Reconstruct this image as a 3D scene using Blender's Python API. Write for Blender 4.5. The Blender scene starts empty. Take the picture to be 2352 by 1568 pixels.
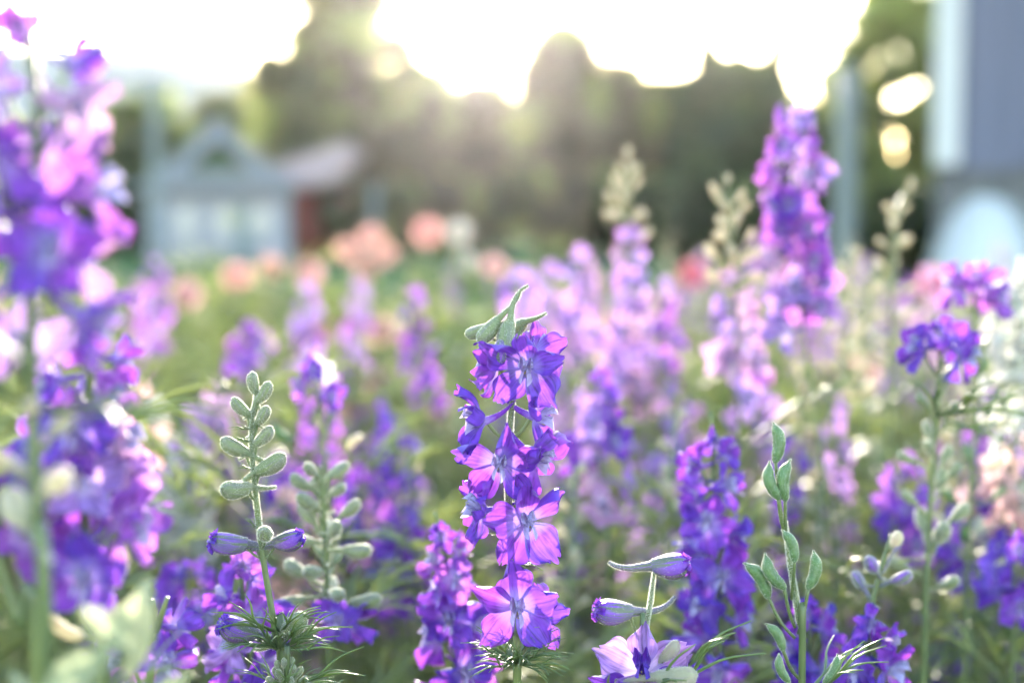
import bpy, math, random
import numpy as np
from mathutils import Matrix, Vector, Quaternion

R = math.radians
random.seed(11)
rng = np.random.default_rng(11)
scene = bpy.context.scene
COL = scene.collection

# ------------------------------------------------------------------ camera
CAM = Vector((0.0, 0.0, 0.95))
PITCH = R(4.41)
FWD = Vector((0, math.cos(PITCH), -math.sin(PITCH)))
UP = Vector((0, math.sin(PITCH), math.cos(PITCH)))
RIGHT = Vector((1, 0, 0))
cd = bpy.data.cameras.new('camera')
cd.lens = 50.0
cd.sensor_width = 36.0
cd.clip_start = 0.01
cd.clip_end = 3000.0
cd.dof.use_dof = True
cd.dof.focus_distance = 0.478
cd.dof.aperture_fstop = 5.0
cam = bpy.data.objects.new('camera', cd)
COL.objects.link(cam)
cam.location = CAM
cam.rotation_euler = (R(90) - PITCH, 0, 0)
scene.camera = cam

# ------------------------------------------------------------------ sky, sun, exposure
SUN_EL, SUN_AZ = R(9.0), R(-1.5)
world = bpy.data.worlds.new('World')
scene.world = world
world.use_nodes = True
wn = world.node_tree.nodes
wn.clear()
sky = wn.new('ShaderNodeTexSky')
sky.sky_type = 'NISHITA'
sky.sun_disc = False
sky.sun_elevation = SUN_EL
sky.sun_rotation = SUN_AZ
sky.air_density = 0.9
sky.dust_density = 0.5
sky.ozone_density = 0.5
bg = wn.new('ShaderNodeBackground')
bg.inputs['Strength'].default_value = 0.15
wo = wn.new('ShaderNodeOutputWorld')
world.node_tree.links.new(sky.outputs[0], bg.inputs['Color'])
world.node_tree.links.new(bg.outputs[0], wo.inputs['Surface'])

sd = bpy.data.lights.new('sun', 'SUN')
sd.energy = 2.3
sd.angle = R(0.6)
sd.color = (1.0, 0.88, 0.77)
sun = bpy.data.objects.new('sun', sd)
COL.objects.link(sun)
sdir = Vector((math.sin(SUN_AZ) * math.cos(SUN_EL), math.cos(SUN_AZ) * math.cos(SUN_EL), math.sin(SUN_EL)))
sun.rotation_euler = sdir.to_track_quat('Z', 'Y').to_euler()
sun.location = (0, 0, 30)

vs = scene.view_settings
vs.view_transform = 'Standard'
vs.look = 'None'
vs.gamma = 1.0
vs.use_curve_mapping = False
vs.exposure = 3.38
scene.cycles.max_bounces = 6
scene.cycles.diffuse_bounces = 3
scene.cycles.transmission_bounces = 3
scene.cycles.volume_bounces = 0
scene.cycles.use_denoising = True
scene.cycles.adaptive_threshold = 0.02
scene.cycles.sample_clamp_indirect = 6.0

S = 2352 / 36.0


def at(px, py, d):
    """a pixel of the 2352 x 1568 view and a distance along the view axis -> a point of the place"""
    return CAM + RIGHT * ((px - 1176) / S / 50 * d) + UP * ((784 - py) / S / 50 * d) + FWD * d


# ------------------------------------------------------------------ materials
MATS = {}


def nm(name):
    m = bpy.data.materials.new(name)
    m.use_nodes = True
    nt = m.node_tree
    nt.nodes.clear()
    out = nt.nodes.new('ShaderNodeOutputMaterial')
    MATS[name] = m
    return m, nt, out


def N(nt, t, **kw):
    n = nt.nodes.new(t)
    for k, v in kw.items():
        if k.startswith('i_'):
            n.inputs[k[2:].replace('_', ' ')].default_value = v
        else:
            setattr(n, k, v)
    return n


def L(nt, a, b):
    nt.links.new(a, b)


def mixc(nt, fac, a, b, blend='MIX'):
    n = nt.nodes.new('ShaderNodeMix')
    n.data_type = 'RGBA'
    n.blend_type = blend
    for sock, v in ((n.inputs[0], fac), (n.inputs[6], a), (n.inputs[7], b)):
        if hasattr(v, 'is_linked') or hasattr(v, 'links'):
            nt.links.new(v, sock)
        elif isinstance(v, tuple):
            sock.default_value = (v[0], v[1], v[2], 1)
        else:
            sock.default_value = v
    return n.outputs[2]


def ramp(nt, fac, stops):
    n = nt.nodes.new('ShaderNodeValToRGB')
    cr = n.color_ramp
    while len(cr.elements) < len(stops):
        cr.elements.new(0.5)
    for e, (p, c) in zip(cr.elements, stops):
        e.position = p
        e.color = (c[0], c[1], c[2], 1) if isinstance(c, tuple) else (c, c, c, 1)
    nt.links.new(fac, n.inputs[0])
    return n.outputs[0]


def thin(nt, out, dif, tra, k, gloss=0.06, rough=0.45, bump=None):
    """a thin leaf or petal: reflects one colour and lets another one through"""
    d = N(nt, 'ShaderNodeBsdfDiffuse')
    t = N(nt, 'ShaderNodeBsdfTranslucent')
    L(nt, dif, d.inputs['Color'])
    L(nt, tra, t.inputs['Color'])
    mx = N(nt, 'ShaderNodeMixShader')
    mx.inputs[0].default_value = k
    L(nt, d.outputs[0], mx.inputs[1])
    L(nt, t.outputs[0], mx.inputs[2])
    g = N(nt, 'ShaderNodeBsdfGlossy')
    g.inputs['Roughness'].default_value = rough
    lw = N(nt, 'ShaderNodeLayerWeight')
    lw.inputs['Blend'].default_value = 0.25
    mul = N(nt, 'ShaderNodeMath', operation='MULTIPLY_ADD')
    L(nt, lw.outputs['Facing'], mul.inputs[0])
    mul.inputs[1].default_value = gloss * 3
    mul.inputs[2].default_value = gloss * 0.5
    m2 = N(nt, 'ShaderNodeMixShader')
    L(nt, mul.outputs[0], m2.inputs[0])
    L(nt, mx.outputs[0], m2.inputs[1])
    L(nt, g.outputs[0], m2.inputs[2])
    if bump is not None:
        b = N(nt, 'ShaderNodeBump')
        b.inputs['Strength'].default_value = 0.55
        b.inputs['Distance'].default_value = 0.0006
        L(nt, bump, b.inputs['Height'])
        for s in (d, t, g):
            L(nt, b.outputs[0], s.inputs['Normal'])
    L(nt, m2.outputs[0], out.inputs['Surface'])


def petal_mat(name, dif, tra, base, k=0.45, hue=0.02):
    m, nt, out = nm(name)
    uv = N(nt, 'ShaderNodeTexCoord')
    mp = N(nt, 'ShaderNodeMapping')
    mp.inputs['Scale'].default_value = (13, 1.6, 1)
    L(nt, uv.outputs['UV'], mp.inputs[0])
    no = N(nt, 'ShaderNodeTexNoise')
    no.inputs['Scale'].default_value = 1.0
    no.inputs['Detail'].default_value = 4
    L(nt, mp.outputs[0], no.inputs['Vector'])
    n2 = N(nt, 'ShaderNodeTexNoise')
    n2.inputs['Scale'].default_value = 3.2
    n2.inputs['Detail'].default_value = 3
    L(nt, uv.outputs['UV'], n2.inputs['Vector'])
    sep = N(nt, 'ShaderNodeSeparateXYZ')
    L(nt, uv.outputs['UV'], sep.inputs[0])
    oi = N(nt, 'ShaderNodeObjectInfo')
    hs = N(nt, 'ShaderNodeMapRange')
    L(nt, oi.outputs['Random'], hs.inputs[0])
    hs.inputs[3].default_value = 0.5 - hue
    hs.inputs[4].default_value = 0.5 + hue
    vein = ramp(nt, no.outputs[0], [(0.34, 0.42), (0.5, 0.9), (0.62, 1.0)])
    blot = ramp(nt, n2.outputs[0], [(0.3, 0.72), (0.65, 1.0)])
    claw = ramp(nt, sep.outputs[1], [(0.0, 1.0), (0.22, 0.55), (0.42, 0.0)])

    def col(c, b):
        c0 = mixc(nt, 1.0, c, vein, 'MULTIPLY')
        c0 = mixc(nt, 1.0, c0, blot, 'MULTIPLY')
        c1 = mixc(nt, claw, c0, b)
        h = N(nt, 'ShaderNodeHueSaturation')
        L(nt, hs.outputs[0], h.inputs['Hue'])
        L(nt, c1, h.inputs['Color'])
        return h.outputs[0]
    thin(nt, out, col(dif, base), col(tra, base), k, 0.05, 0.5, no.outputs[0])
    return m


petal_mat('violet', (0.15, 0.042, 0.52), (0.40, 0.095, 0.68), (0.36, 0.26, 0.64), k=0.36)
petal_mat('deep_violet', (0.10, 0.028, 0.47), (0.36, 0.08, 0.66), (0.30, 0.18, 0.62))
petal_mat('magenta_violet', (0.24, 0.065, 0.54), (0.58, 0.18, 0.68), (0.55, 0.35, 0.72))
petal_mat('lilac', (0.40, 0.23, 0.68), (0.60, 0.32, 0.74), (0.62, 0.50, 0.78))
petal_mat('pink_lilac', (0.54, 0.30, 0.58), (0.68, 0.38, 0.62), (0.75, 0.60, 0.74))
petal_mat('rose', (0.78, 0.46, 0.46), (0.92, 0.62, 0.58), (0.80, 0.6, 0.55))
petal_mat('white_petal', (0.62, 0.60, 0.57), (0.70, 0.68, 0.62), (0.75, 0.8, 0.65))
petal_mat('coral', (0.82, 0.46, 0.42), (0.92, 0.58, 0.50), (0.85, 0.6, 0.5), hue=0.02)
petal_mat('cerise', (0.62, 0.16, 0.28), (0.85, 0.3, 0.42), (0.7, 0.3, 0.35))
petal_mat('corolla', (0.46, 0.40, 0.72), (0.72, 0.62, 0.88), (0.60, 0.55, 0.70), k=0.4)
petal_mat('pale_edge', (0.55, 0.42, 0.74), (0.84, 0.68, 0.90), (0.78, 0.76, 0.70), k=0.55)


def green_mat(name, dif, tra, k, var=0.35, scale=60.0, stripe=0.0, gloss=0.08, alt=None):
    m, nt, out = nm(name)
    uv = N(nt, 'ShaderNodeTexCoord')
    no = N(nt, 'ShaderNodeTexNoise')
    no.inputs['Scale'].default_value = scale
    no.inputs['Detail'].default_value = 4
    L(nt, uv.outputs['Object'], no.inputs['Vector'])
    v = ramp(nt, no.outputs[0], [(0.3, 1.0 - var), (0.7, 1.0)])
    a = mixc(nt, 1.0, dif, v, 'MULTIPLY')
    b = mixc(nt, 1.0, tra, v, 'MULTIPLY')
    if alt:                                   # sunlit yellow-green patches put into the leaf colour
        n3 = N(nt, 'ShaderNodeTexNoise')
        n3.inputs['Scale'].default_value = 0.38
        n3.inputs['Detail'].default_value = 2
        L(nt, uv.outputs['Object'], n3.inputs['Vector'])
        pf = ramp(nt, n3.outputs[0], [(0.50, 0.0), (0.60, 1.0)])
        a = mixc(nt, pf, a, alt)
        b = mixc(nt, pf, b, tuple(min(0.9, 2.4 * q) for q in alt))
    if stripe:
        mp = N(nt, 'ShaderNodeMapping')
        mp.inputs['Scale'].default_value = (9, 0.6, 1)
        L(nt, uv.outputs['UV'], mp.inputs[0])
        n2 = N(nt, 'ShaderNodeTexNoise')
        n2.inputs['Scale'].default_value = 1.0
        L(nt, mp.outputs[0], n2.inputs['Vector'])
        sv = ramp(nt, n2.outputs[0], [(0.35, 1.0 - stripe), (0.6, 1.0)])
        a = mixc(nt, 1.0, a, sv, 'MULTIPLY')
        b = mixc(nt, 1.0, b, sv, 'MULTIPLY')
    thin(nt, out, a, b, k, gloss, 0.4, no.outputs[0])
    return m


green_mat('stem', (0.14, 0.20, 0.08), (0.46, 0.52, 0.16), 0.35, stripe=0.3)
green_mat('feather_leaf', (0.12, 0.20, 0.08), (0.44, 0.54, 0.15), 0.45)
green_mat('pod', (0.13, 0.25, 0.09), (0.34, 0.50, 0.14), 0.28, stripe=0.35, scale=300)
green_mat('undergrowth_leaf', (0.25, 0.30, 0.15), (0.66, 0.70, 0.28), 0.58, scale=9.0, gloss=0.03)
green_mat('broad_leaf', (0.26, 0.32, 0.18), (0.52, 0.56, 0.34), 0.5, scale=40)
green_mat('hair', (0.75, 0.76, 0.66), (0.85, 0.84, 0.70), 0.55, var=0.1)
green_mat('tree_leaf_olive', (0.085, 0.10, 0.035), (0.46, 0.46, 0.09), 0.5, scale=0.6, var=0.8, alt=(0.26, 0.28, 0.06))
green_mat('tree_leaf_green', (0.075, 0.115, 0.045), (0.34, 0.42, 0.08), 0.5, scale=0.6, var=0.75, alt=(0.26, 0.28, 0.06))
green_mat('tree_leaf_bright', (0.10, 0.13, 0.03), (0.55, 0.60, 0.10), 0.55, scale=0.9, var=0.55, alt=(0.26, 0.28, 0.06))
green_mat('tree_needle', (0.075, 0.105, 0.05), (0.26, 0.32, 0.09), 0.45, scale=0.6, var=0.6)
green_mat('tree_leaf_russet', (0.14, 0.115, 0.065), (0.48, 0.36, 0.16), 0.5, scale=0.6, var=0.7, alt=(0.26, 0.28, 0.06))


def bud_mat(name, tip, amount, g0=(0.17, 0.21, 0.085), g1=(0.44, 0.52, 0.20), k=0.25):
    m, nt, out = nm(name)
    uv = N(nt, 'ShaderNodeTexCoord')
    sep = N(nt, 'ShaderNodeSeparateXYZ')
    L(nt, uv.outputs['UV'], sep.inputs[0])
    mp = N(nt, 'ShaderNodeMapping')
    mp.inputs['Scale'].default_value = (9, 0.5, 1)
    L(nt, uv.outputs['UV'], mp.inputs[0])
    no = N(nt, 'ShaderNodeTexNoise')
    no.inputs['Scale'].default_value = 1.3
    no.inputs['Detail'].default_value = 3
    L(nt, mp.outputs[0], no.inputs['Vector'])
    st = ramp(nt, no.outputs[0], [(0.46, 0.0), (0.53, 1.0)])
    tipf = ramp(nt, sep.outputs[1], [(0.0, 0.5 * amount), (0.15, 0.5 * amount), (0.45, 0.9 * amount), (0.97, amount)])
    f = mixc(nt, 1.0, tipf, st, 'MULTIPLY')
    f2 = mixc(nt, 0.12, f, tipf)
    a = mixc(nt, f2, g0, tip)
    b = mixc(nt, f2, g1, (0.60, 0.25, 0.66))
    thin(nt, out, a, b, k, 0.07, 0.55, no.outputs[0])
    return m


bud_mat('bud_green', (0.20, 0.16, 0.30), 0.3)
bud_mat('bud_violet', (0.20, 0.06, 0.52), 1.0, (0.10, 0.15, 0.06))
bud_mat('bud_pale', (0.55, 0.5, 0.5), 0.3, (0.34, 0.36, 0.24), (0.80, 0.76, 0.52), 0.6)


def solid(name, col, rough=0.8, var=0.2, scale=2.0, bump=0.0, stretch=(1, 1, 1), spec=0.3):
    m, nt, out = nm(name)
    uv = N(nt, 'ShaderNodeTexCoord')
    mp = N(nt, 'ShaderNodeMapping')
    mp.inputs['Scale'].default_value = stretch
    L(nt, uv.outputs['Object'], mp.inputs[0])
    no = N(nt, 'ShaderNodeTexNoise')
    no.inputs['Scale'].default_value = scale
    no.inputs['Detail'].default_value = 6
    L(nt, mp.outputs[0], no.inputs['Vector'])
    v = ramp(nt, no.outputs[0], [(0.3, 1.0 - var), (0.7, 1.0)])
    p = N(nt, 'ShaderNodeBsdfPrincipled')
    L(nt, mixc(nt, 1.0, col, v, 'MULTIPLY'), p.inputs['Base Color'])
    p.inputs['Roughness'].default_value = rough
    p.inputs['Specular IOR Level'].default_value = spec
    if bump:
        b = N(nt, 'ShaderNodeBump')
        b.inputs['Strength'].default_value = bump
        b.inputs['Distance'].default_value = 0.03
        L(nt, no.outputs[0], b.inputs['Height'])
        L(nt, b.outputs[0], p.inputs['Normal'])
    L(nt, p.outputs[0], out.inputs['Surface'])
    return m


solid('grass_ground', (0.055, 0.13, 0.065), 1.0, 0.45, 0.8, 0.6, spec=0.0)
solid('soil', (0.20, 0.16, 0.11), 1.0, 0.5, 6.0, 0.8, spec=0.0)
solid('hazed_hillside', (0.19, 0.21, 0.21), 0.95, 0.25, 0.05)  # the far haze's fade is put into this pale base colour
solid('bark', (0.11, 0.085, 0.065), 0.9, 0.5, 5.0, 0.6, (3, 3, 0.5))
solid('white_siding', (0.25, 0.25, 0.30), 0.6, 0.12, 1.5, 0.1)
solid('white_trim', (0.40, 0.40, 0.42), 0.5, 0.08, 2.0)
solid('pale_roof', (0.17, 0.18, 0.21), 0.6, 0.15, 1.2)
solid('pink_roof', (0.36, 0.27, 0.28), 0.6, 0.2, 1.2, 0.1, (1, 1, 1))
solid('red_wall', (0.24, 0.055, 0.045), 0.8, 0.3, 2.0)
solid('dark_glass', (0.24, 0.27, 0.31), 0.12, 0.1, 1.0, spec=0.6)
solid('green_paint', (0.06, 0.10, 0.055), 0.6, 0.2, 1.5)
solid('barn_board', (0.125, 0.13, 0.19), 0.85, 0.3, 1.2, 0.25, (6, 6, 0.4))
solid('stone_base', (0.13, 0.13, 0.14), 0.9, 0.5, 2.5, 0.7)
solid('fleece', (0.40, 0.43, 0.48), 0.7, 0.06, 3.0, 0.15)
solid('pole_paint', (0.17, 0.20, 0.21), 0.6, 0.2, 2.0)
solid('pollen', (0.70, 0.55, 0.18), 0.8, 0.2, 50.0)


# ------------------------------------------------------------------ mesh helpers
class T:
    """vertices, faces, one uv per vertex and a material slot per face"""

    def __init__(s, v, f, uv, m=0):
        s.v = np.asarray(v, float)
        s.f = f
        s.uv = np.asarray(uv, float)
        s.m = [m] * len(f) if isinstance(m, int) else list(m)

    def tf(s, M):
        A = np.array(M)
        return T(s.v @ A[:3, :3].T + A[:3, 3], s.f, s.uv, s.m)

    def slot(s, k):
        return T(s.v, s.f, s.uv, k)


def join(ts):
    v, f, uv, m, o = [], [], [], [], 0
    for t in ts:
        v.append(t.v)
        uv.append(t.uv)
        f.extend([tuple(i + o for i in q) for q in t.f])
        m.extend(t.m)
        o += len(t.v)
    return T(np.concatenate(v), f, np.concatenate(uv), m)


def mesh(name, t, mats, smooth=True):
    me = bpy.data.meshes.new(name)
    me.from_pydata(t.v.tolist(), [], t.f)
    for k in mats:
        me.materials.append(MATS[k])
    n = len(me.polygons)
    me.polygons.foreach_set('material_index', t.m)
    me.polygons.foreach_set('use_smooth', [smooth] * n)
    li = np.zeros(len(me.loops), np.int32)
    me.loops.foreach_get('vertex_index', li)
    ul = me.uv_layers.new(name='UVMap')
    ul.data.foreach_set('uv', t.uv[li].ravel())
    me.update()
    return me


def put(name, me, parent=None, M=None):
    o = bpy.data.objects.new(name, me)
    COL.objects.link(o)
    if parent is not None:
        o.parent = parent
    if M is not None:
        o.matrix_basis = M
    return o


def tag(o, label=None, cat=None, group=None, kind=None):
    if label:
        o['label'] = label
    if cat:
        o['category'] = cat
    if group:
        o['group'] = group
    if kind:
        o['kind'] = kind
    return o


def root(name, loc):
    o = bpy.data.objects.new(name, None)
    o.empty_display_size = 0.05
    COL.objects.link(o)
    o.location = loc
    return o


def curve(pts, n):
    """smooth line through the points"""
    P = np.array([list(p) for p in pts], float)
    if len(P) == 2:
        t = np.linspace(0, 1, n)[:, None]
        return P[0] * (1 - t) + P[1] * t
    Q = np.vstack([2 * P[0] - P[1], P, 2 * P[-1] - P[-2]])
    out = []
    k = len(P) - 1
    for u in np.linspace(0, k - 1e-6, n):
        i = int(u)
        t = u - i
        a, b, c, d = Q[i], Q[i + 1], Q[i + 2], Q[i + 3]
        out.append(0.5 * ((2 * b) + (c - a) * t + (2 * a - 5 * b + 4 * c - d) * t * t + (3 * b - a - 3 * c + d) * t ** 3))
    return np.array(out)


def tube(P, r, sides=6, m=0, cap=True):
    P = np.asarray(P, float)
    n = len(P)
    r = np.broadcast_to(np.asarray(r, float), (n,))
    tg = np.gradient(P, axis=0)
    tg /= np.linalg.norm(tg, axis=1)[:, None] + 1e-12
    ref = np.array([0.31, 0.17, 0.93]) if abs(tg[0][2]) < 0.8 else np.array([0.9, 0.35, 0.1])
    v, uv, f = [], [], []
    a = np.cross(tg[0], ref)
    a /= np.linalg.norm(a)
    for i in range(n):
        a = a - tg[i] * np.dot(a, tg[i])
        a /= np.linalg.norm(a) + 1e-12
        b = np.cross(tg[i], a)
        for j in range(sides):
            th = 2 * math.pi * j / sides
            v.append(P[i] + r[i] * (a * math.cos(th) + b * math.sin(th)))
            uv.append((j / sides, i / (n - 1)))
    for i in range(n - 1):
        for j in range(sides):
            k = (j + 1) % sides
            f.append((i * sides + j, i * sides + k, (i + 1) * sides + k, (i + 1) * sides + j))
    if cap:
        f.append(tuple(range(sides))[::-1])
        f.append(tuple((n - 1) * sides + j for j in range(sides)))
    return T(v, f, uv, m)


def box(x0, x1, y0, y1, z0, z1, m=0):
    v = [(x, y, z) for z in (z0, z1) for y in (y0, y1) for x in (x0, x1)]
    f = [(0, 2, 3, 1), (4, 5, 7, 6), (0, 1, 5, 4), (2, 6, 7, 3), (0, 4, 6, 2), (1, 3, 7, 5)]
    return T(v, f, [(a % 2, a // 4) for a in range(8)], m)


def hairs(t, n, ln, m, seed=0):
    """short fine hairs standing out of a surface"""
    g = np.random.default_rng(seed)
    quads = [q for q in t.f if len(q) == 4]
    idx = g.integers(0, len(quads), n)
    V, F, U = [], [], []
    for k, i in enumerate(idx):
        q = quads[i]
        p = t.v[list(q)]
        a, b = g.random(2)
        c = (p[0] * (1 - a) + p[1] * a) * (1 - b) + (p[3] * (1 - a) + p[2] * a) * b
        nn = np.cross(p[2] - p[0], p[3] - p[1])
        l = np.linalg.norm(nn)
        if l < 1e-14:
            continue
        nn = nn / l
        d = nn + g.normal(0, 0.35, 3)
        d /= np.linalg.norm(d)
        s = np.cross(d, g.normal(0, 1, 3))
        s /= np.linalg.norm(s)
        h = ln * g.uniform(0.5, 1.2)
        w = ln * 0.085
        o = len(V)
        V += [c - s * w, c + s * w, c + d * h]
        U += [(0, 0), (1, 0), (0.5, 1)]
        F.append((o, o + 1, o + 2))
    return T(np.array(V), F, U, m)


# ------------------------------------------------------------------ flower pieces (unit: metres)
def petal(Lg, W, seed, nl=10, nw=8, cup=0.12, curl=0.0, ruf=0.05, jag=0.06):
    """base at the origin, growing along +Y, front towards +Z"""
    g = np.random.default_rng(seed)
    ph = g.uniform(0, 6.28, 8)
    v, uv, f = [], [], []
    for i in range(nl + 1):
        t = i / nl
        w = 0.10 + 0.98 * (math.sin(math.pi * min(1, t ** 0.95 * 0.93)) ** 0.8) * (0.35 + 0.65 * t) ** 0.7
        w *= W * 0.5
        if t > 0.8:
            w *= 1 + 0.15 * (t - 0.8)
        for j in range(nw + 1):
            s = j / nw * 2 - 1
            tip = (1 - 0.20 * s * s * t ** 2)
            jg = jag * max(0, t - 0.55) * 2.2 * (math.sin(5 * s + ph[0]) * 0.6 + math.sin(11 * s + ph[1]) * 0.5 + math.sin(19 * s + ph[2]) * 0.3)
            y = Lg * (t * tip + jg * t)
            x = s * w * (1 + 0.06 * math.sin(7 * t + ph[3] + s))
            z = Lg * (cup * s * s * (0.4 + t) + curl * t * t
                      + ruf * t * (math.sin(4.5 * s + ph[4]) * abs(s) + 0.7 * math.sin(9 * s + 3 * t + ph[5]) * abs(s) ** 1.5)
                      + 0.03 * math.sin(6 * t + ph[6]) - 0.05 * (1 - abs(s)) * math.sin(math.pi * t))
            v.append((x, y, z))
            uv.append((j / nw + seed * 0.37, t))
    for i in range(nl):
        for j in range(nw):
            a = i * (nw + 1) + j
            f.append((a, a + 1, a + nw + 2, a + nw + 1))
    return T(v, f, uv)


PL = 0.0165
PET_HI = [petal(PL, PL * w, k, 14, 12, c, cu, ru * 1.7, jg * 1.35) for k, (w, c, cu, ru, jg) in enumerate(
    [(0.95, 0.10, 0.05, 0.07, 0.05), (0.78, 0.22, -0.12, 0.06, 0.05), (1.05, 0.05, 0.14, 0.09, 0.07),
     (0.70, 0.30, 0.10, 0.05, 0.04), (0.88, -0.10, 0.20, 0.08, 0.06), (0.82, 0.14, -0.22, 0.10, 0.07), (0.62, 0.42, -0.05, 0.05, 0.04)])]
PET_LO = [petal(PL, PL * w, 20 + k, 4, 4, c, cu, 0.10, 0.05) for k, (w, c, cu) in enumerate(
    [(0.95, 0.12, 0.05), (0.8, 0.25, -0.15), (0.7, 0.3, 0.2), (1.0, 0.0, 0.25)])]


def corolla(hi):
    nl, nw = (8, 6) if hi else (3, 2)
    ts = []
    for sx in (-1, 1):       # two upright pale lobes
        p = petal(0.0085, 0.0042, 60 + sx, nl, nw, 0.35, 0.25, 0.06, 0.05)
        ts.append(p.tf(Matrix.Translation((sx * 0.0009, 0.0008, 0.0012)) @ Matrix.Rotation(R(-9 * sx), 4, 'Z') @ Matrix.Rotation(R(32), 4, 'X')))
    p = petal(0.0060, 0.0055, 66, nl, nw, 0.45, 0.3, 0.05, 0.03)      # hooded lip
    ts.append(p.tf(Matrix.Translation((0, 0.001, 0.001)) @ Matrix.Rotation(R(180), 4, 'Z') @ Matrix.Rotation(R(45), 4, 'X')))
    p = petal(0.0075, 0.0060, 67, nl, nw, 0.55, 0.2, 0.05, 0.03)
    ts.append(p.tf(Matrix.Translation((0, -0.0005, 0.0006)) @ Matrix.Rotation(R(62), 4, 'X')))
    t = join(ts)
    sp = curve([(0, 0.0, 0.001), (0, 0.001, -0.004), (0, 0.0035, -0.010), (0, 0.0075, -0.0155)], 9 if hi else 4)
    spt = tube(sp, np.linspace(0.0021, 0.0004, len(sp)), 7 if hi else 4, 1)
    out = [t, spt]
    if hi:
        for k in range(6):
            a = k * 1.05
            tip = (0.0011 * math.cos(a), -0.0016 + 0.0008 * math.sin(a), 0.0042 + 0.0006 * (k % 3))
            out.append(tube(curve([(0, -0.0006, 0.0005), tip], 3), [0.00018, 0.00018, 0.00042], 5, 2))
        out.append(hairs(spt, 260, 0.00055, 3, 5))
    return join(out)


COR_HI, COR_LO = corolla(True), corolla(False)
ANG = [0, 68, -68, 142, -142]


def bud(Lb=0.0105, rb=0.0031, spur=0.0125, hi=True, seed=0, bend=0.5, opening=False):
    """axis +X to the tip, spur runs back along -X and lifts towards +Z"""
    n, sd_ = (12, 12) if hi else (5, 6)
    v, uv, f = [], [], []
    for i in range(n + 1):
        t = i / n
        r = rb * (0.42 + 0.58 * math.sin(math.pi * min(1.0, 0.12 + 0.72 * t))) * (1 - max(0, (t - 0.72) / 0.28) ** 2.4) ** 0.5
        if i == n:
            r = rb * 0.06
        for j in range(sd_):
            a = 2 * math.pi * j / sd_
            rr = r * (1 + ((0.17 if opening else 0.07) if hi else 0.0) * math.cos(5 * a + seed) * math.sin(math.pi * t))
            z = rr * math.sin(a) - Lb * 0.16 * (t * (1 - t) * 4) * 0.35 - 0.0006 * t
            v.append((t * Lb, rr * math.cos(a), z))
            uv.append((j / sd_ + seed * 0.3, t))
    for i in range(n):
        for j in range(sd_):
            k = (j + 1) % sd_
            f.append((i * sd_ + k, (i + 1) * sd_ + k, (i + 1) * sd_ + j, i * sd_ + j))
    f.append(tuple(n * sd_ + j for j in range(sd_))[::-1])
    b = T(v, f, uv)
    sp = curve([(0.0016, 0, 0.0001), (-0.002, 0, 0.0003), (-spur * 0.55, 0, spur * 0.10 * bend), (-spur * 0.85, 0, spur * 0.30 * bend), (-spur, 0, spur * 0.55 * bend)], 12 if hi else 4)
    st = tube(sp, np.interp(np.linspace(0, 1, len(sp)), [0, 0.2, 0.6, 1], [rb * 0.62, rb * 0.40, rb * 0.22, rb * 0.13]), 8 if hi else 4)
    st.uv[:, 1] = 0.02
    ts = [b, st]
    if opening:
        for k in range(7):
            a = k * 0.9 + seed
            q = petal(Lb * 0.62, rb * 1.15, 80 + k + seed, 7, 5, -0.25, -0.45, 0.10, 0.08)
            q.uv[:, 1] = 0.6 + 0.4 * q.uv[:, 1]
            ts.append(q.slot(2).tf(Matrix.Translation((Lb * 0.50, 0, -0.0008)) @ Matrix.Rotation(a, 4, 'X') @ Matrix.Translation((0, 0, rb * 0.80)) @ Matrix.Rotation(R(-90), 4, 'Z') @ Matrix.Rotation(R(-15 + 3 * (k % 3)), 4, 'X')))
    if hi:
        ts += [hairs(b, 600 if opening else 1300, 0.00055, 1, seed), hairs(st, 700, 0.00055, 1, seed + 1)]
    return join(ts)


BUD_HI = [bud(seed=k, bend=b, Lb=0.0098 + 0.0006 * k, rb=0.0027 + 0.00015 * k) for k, b in enumerate((0.35, 0.8, 0.55, 0.1))]
BUD_YG = [bud(0.0088, 0.0023, 0.0085, True, 7 + k, 0.4) for k in range(2)]
BUD_OP = [bud(0.0110 + 0.0005 * k, 0.0036, 0.0130, True, 20 + k, b, True) for k, b in enumerate((0.5, 0.9, 0.4))]
BUD_LO = [bud(0.0095, 0.0028, 0.010, False, k, 0.5) for k in range(2)]


def pod(hi=True, seed=0, Lb=0.0150, rb=0.0025):
    n, sd_ = (14, 12) if hi else (5, 6)
    v, uv, f = [], [], []
    sg = 1 if seed % 2 else -1
    for i in range(n + 1):
        t = i / n
        r = rb * np.interp(t, [0, 0.06, 0.2, 0.55, 0.75, 0.86, 0.93, 1.0], [0.35, 0.66, 0.95, 1.05, 0.98, 0.62, 0.22, 0.08])
        zc = sg * Lb * (0.10 * math.sin(math.pi * t * 0.9) - 0.10 * t ** 4)
        for j in range(sd_):
            a = 2 * math.pi * j / sd_
            rr = r * (1 + (0.07 * max(0, math.cos(a)) ** 6 if hi else 0) + (0.03 * math.sin(t * 26 + seed) if hi else 0))
            v.append((t * Lb, rr * math.cos(a), zc + rr * math.sin(a) * 0.9))
            uv.append((j / sd_, t))
    for i in range(n):
        for j in range(sd_):
            k = (j + 1) % sd_
            f.append((i * sd_ + k, (i + 1) * sd_ + k, (i + 1) * sd_ + j, i * sd_ + j))
    f.append(tuple(n * sd_ + j for j in range(sd_))[::-1])
    b = T(v, f, uv)
    return join([b, hairs(b, 1600, 0.0005, 1, seed)]) if hi else b


POD_HI = [pod(True, k) for k in range(3)]
POD_LO = [pod(False, k, 0.014, 0.0024) for k in range(2)]


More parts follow.
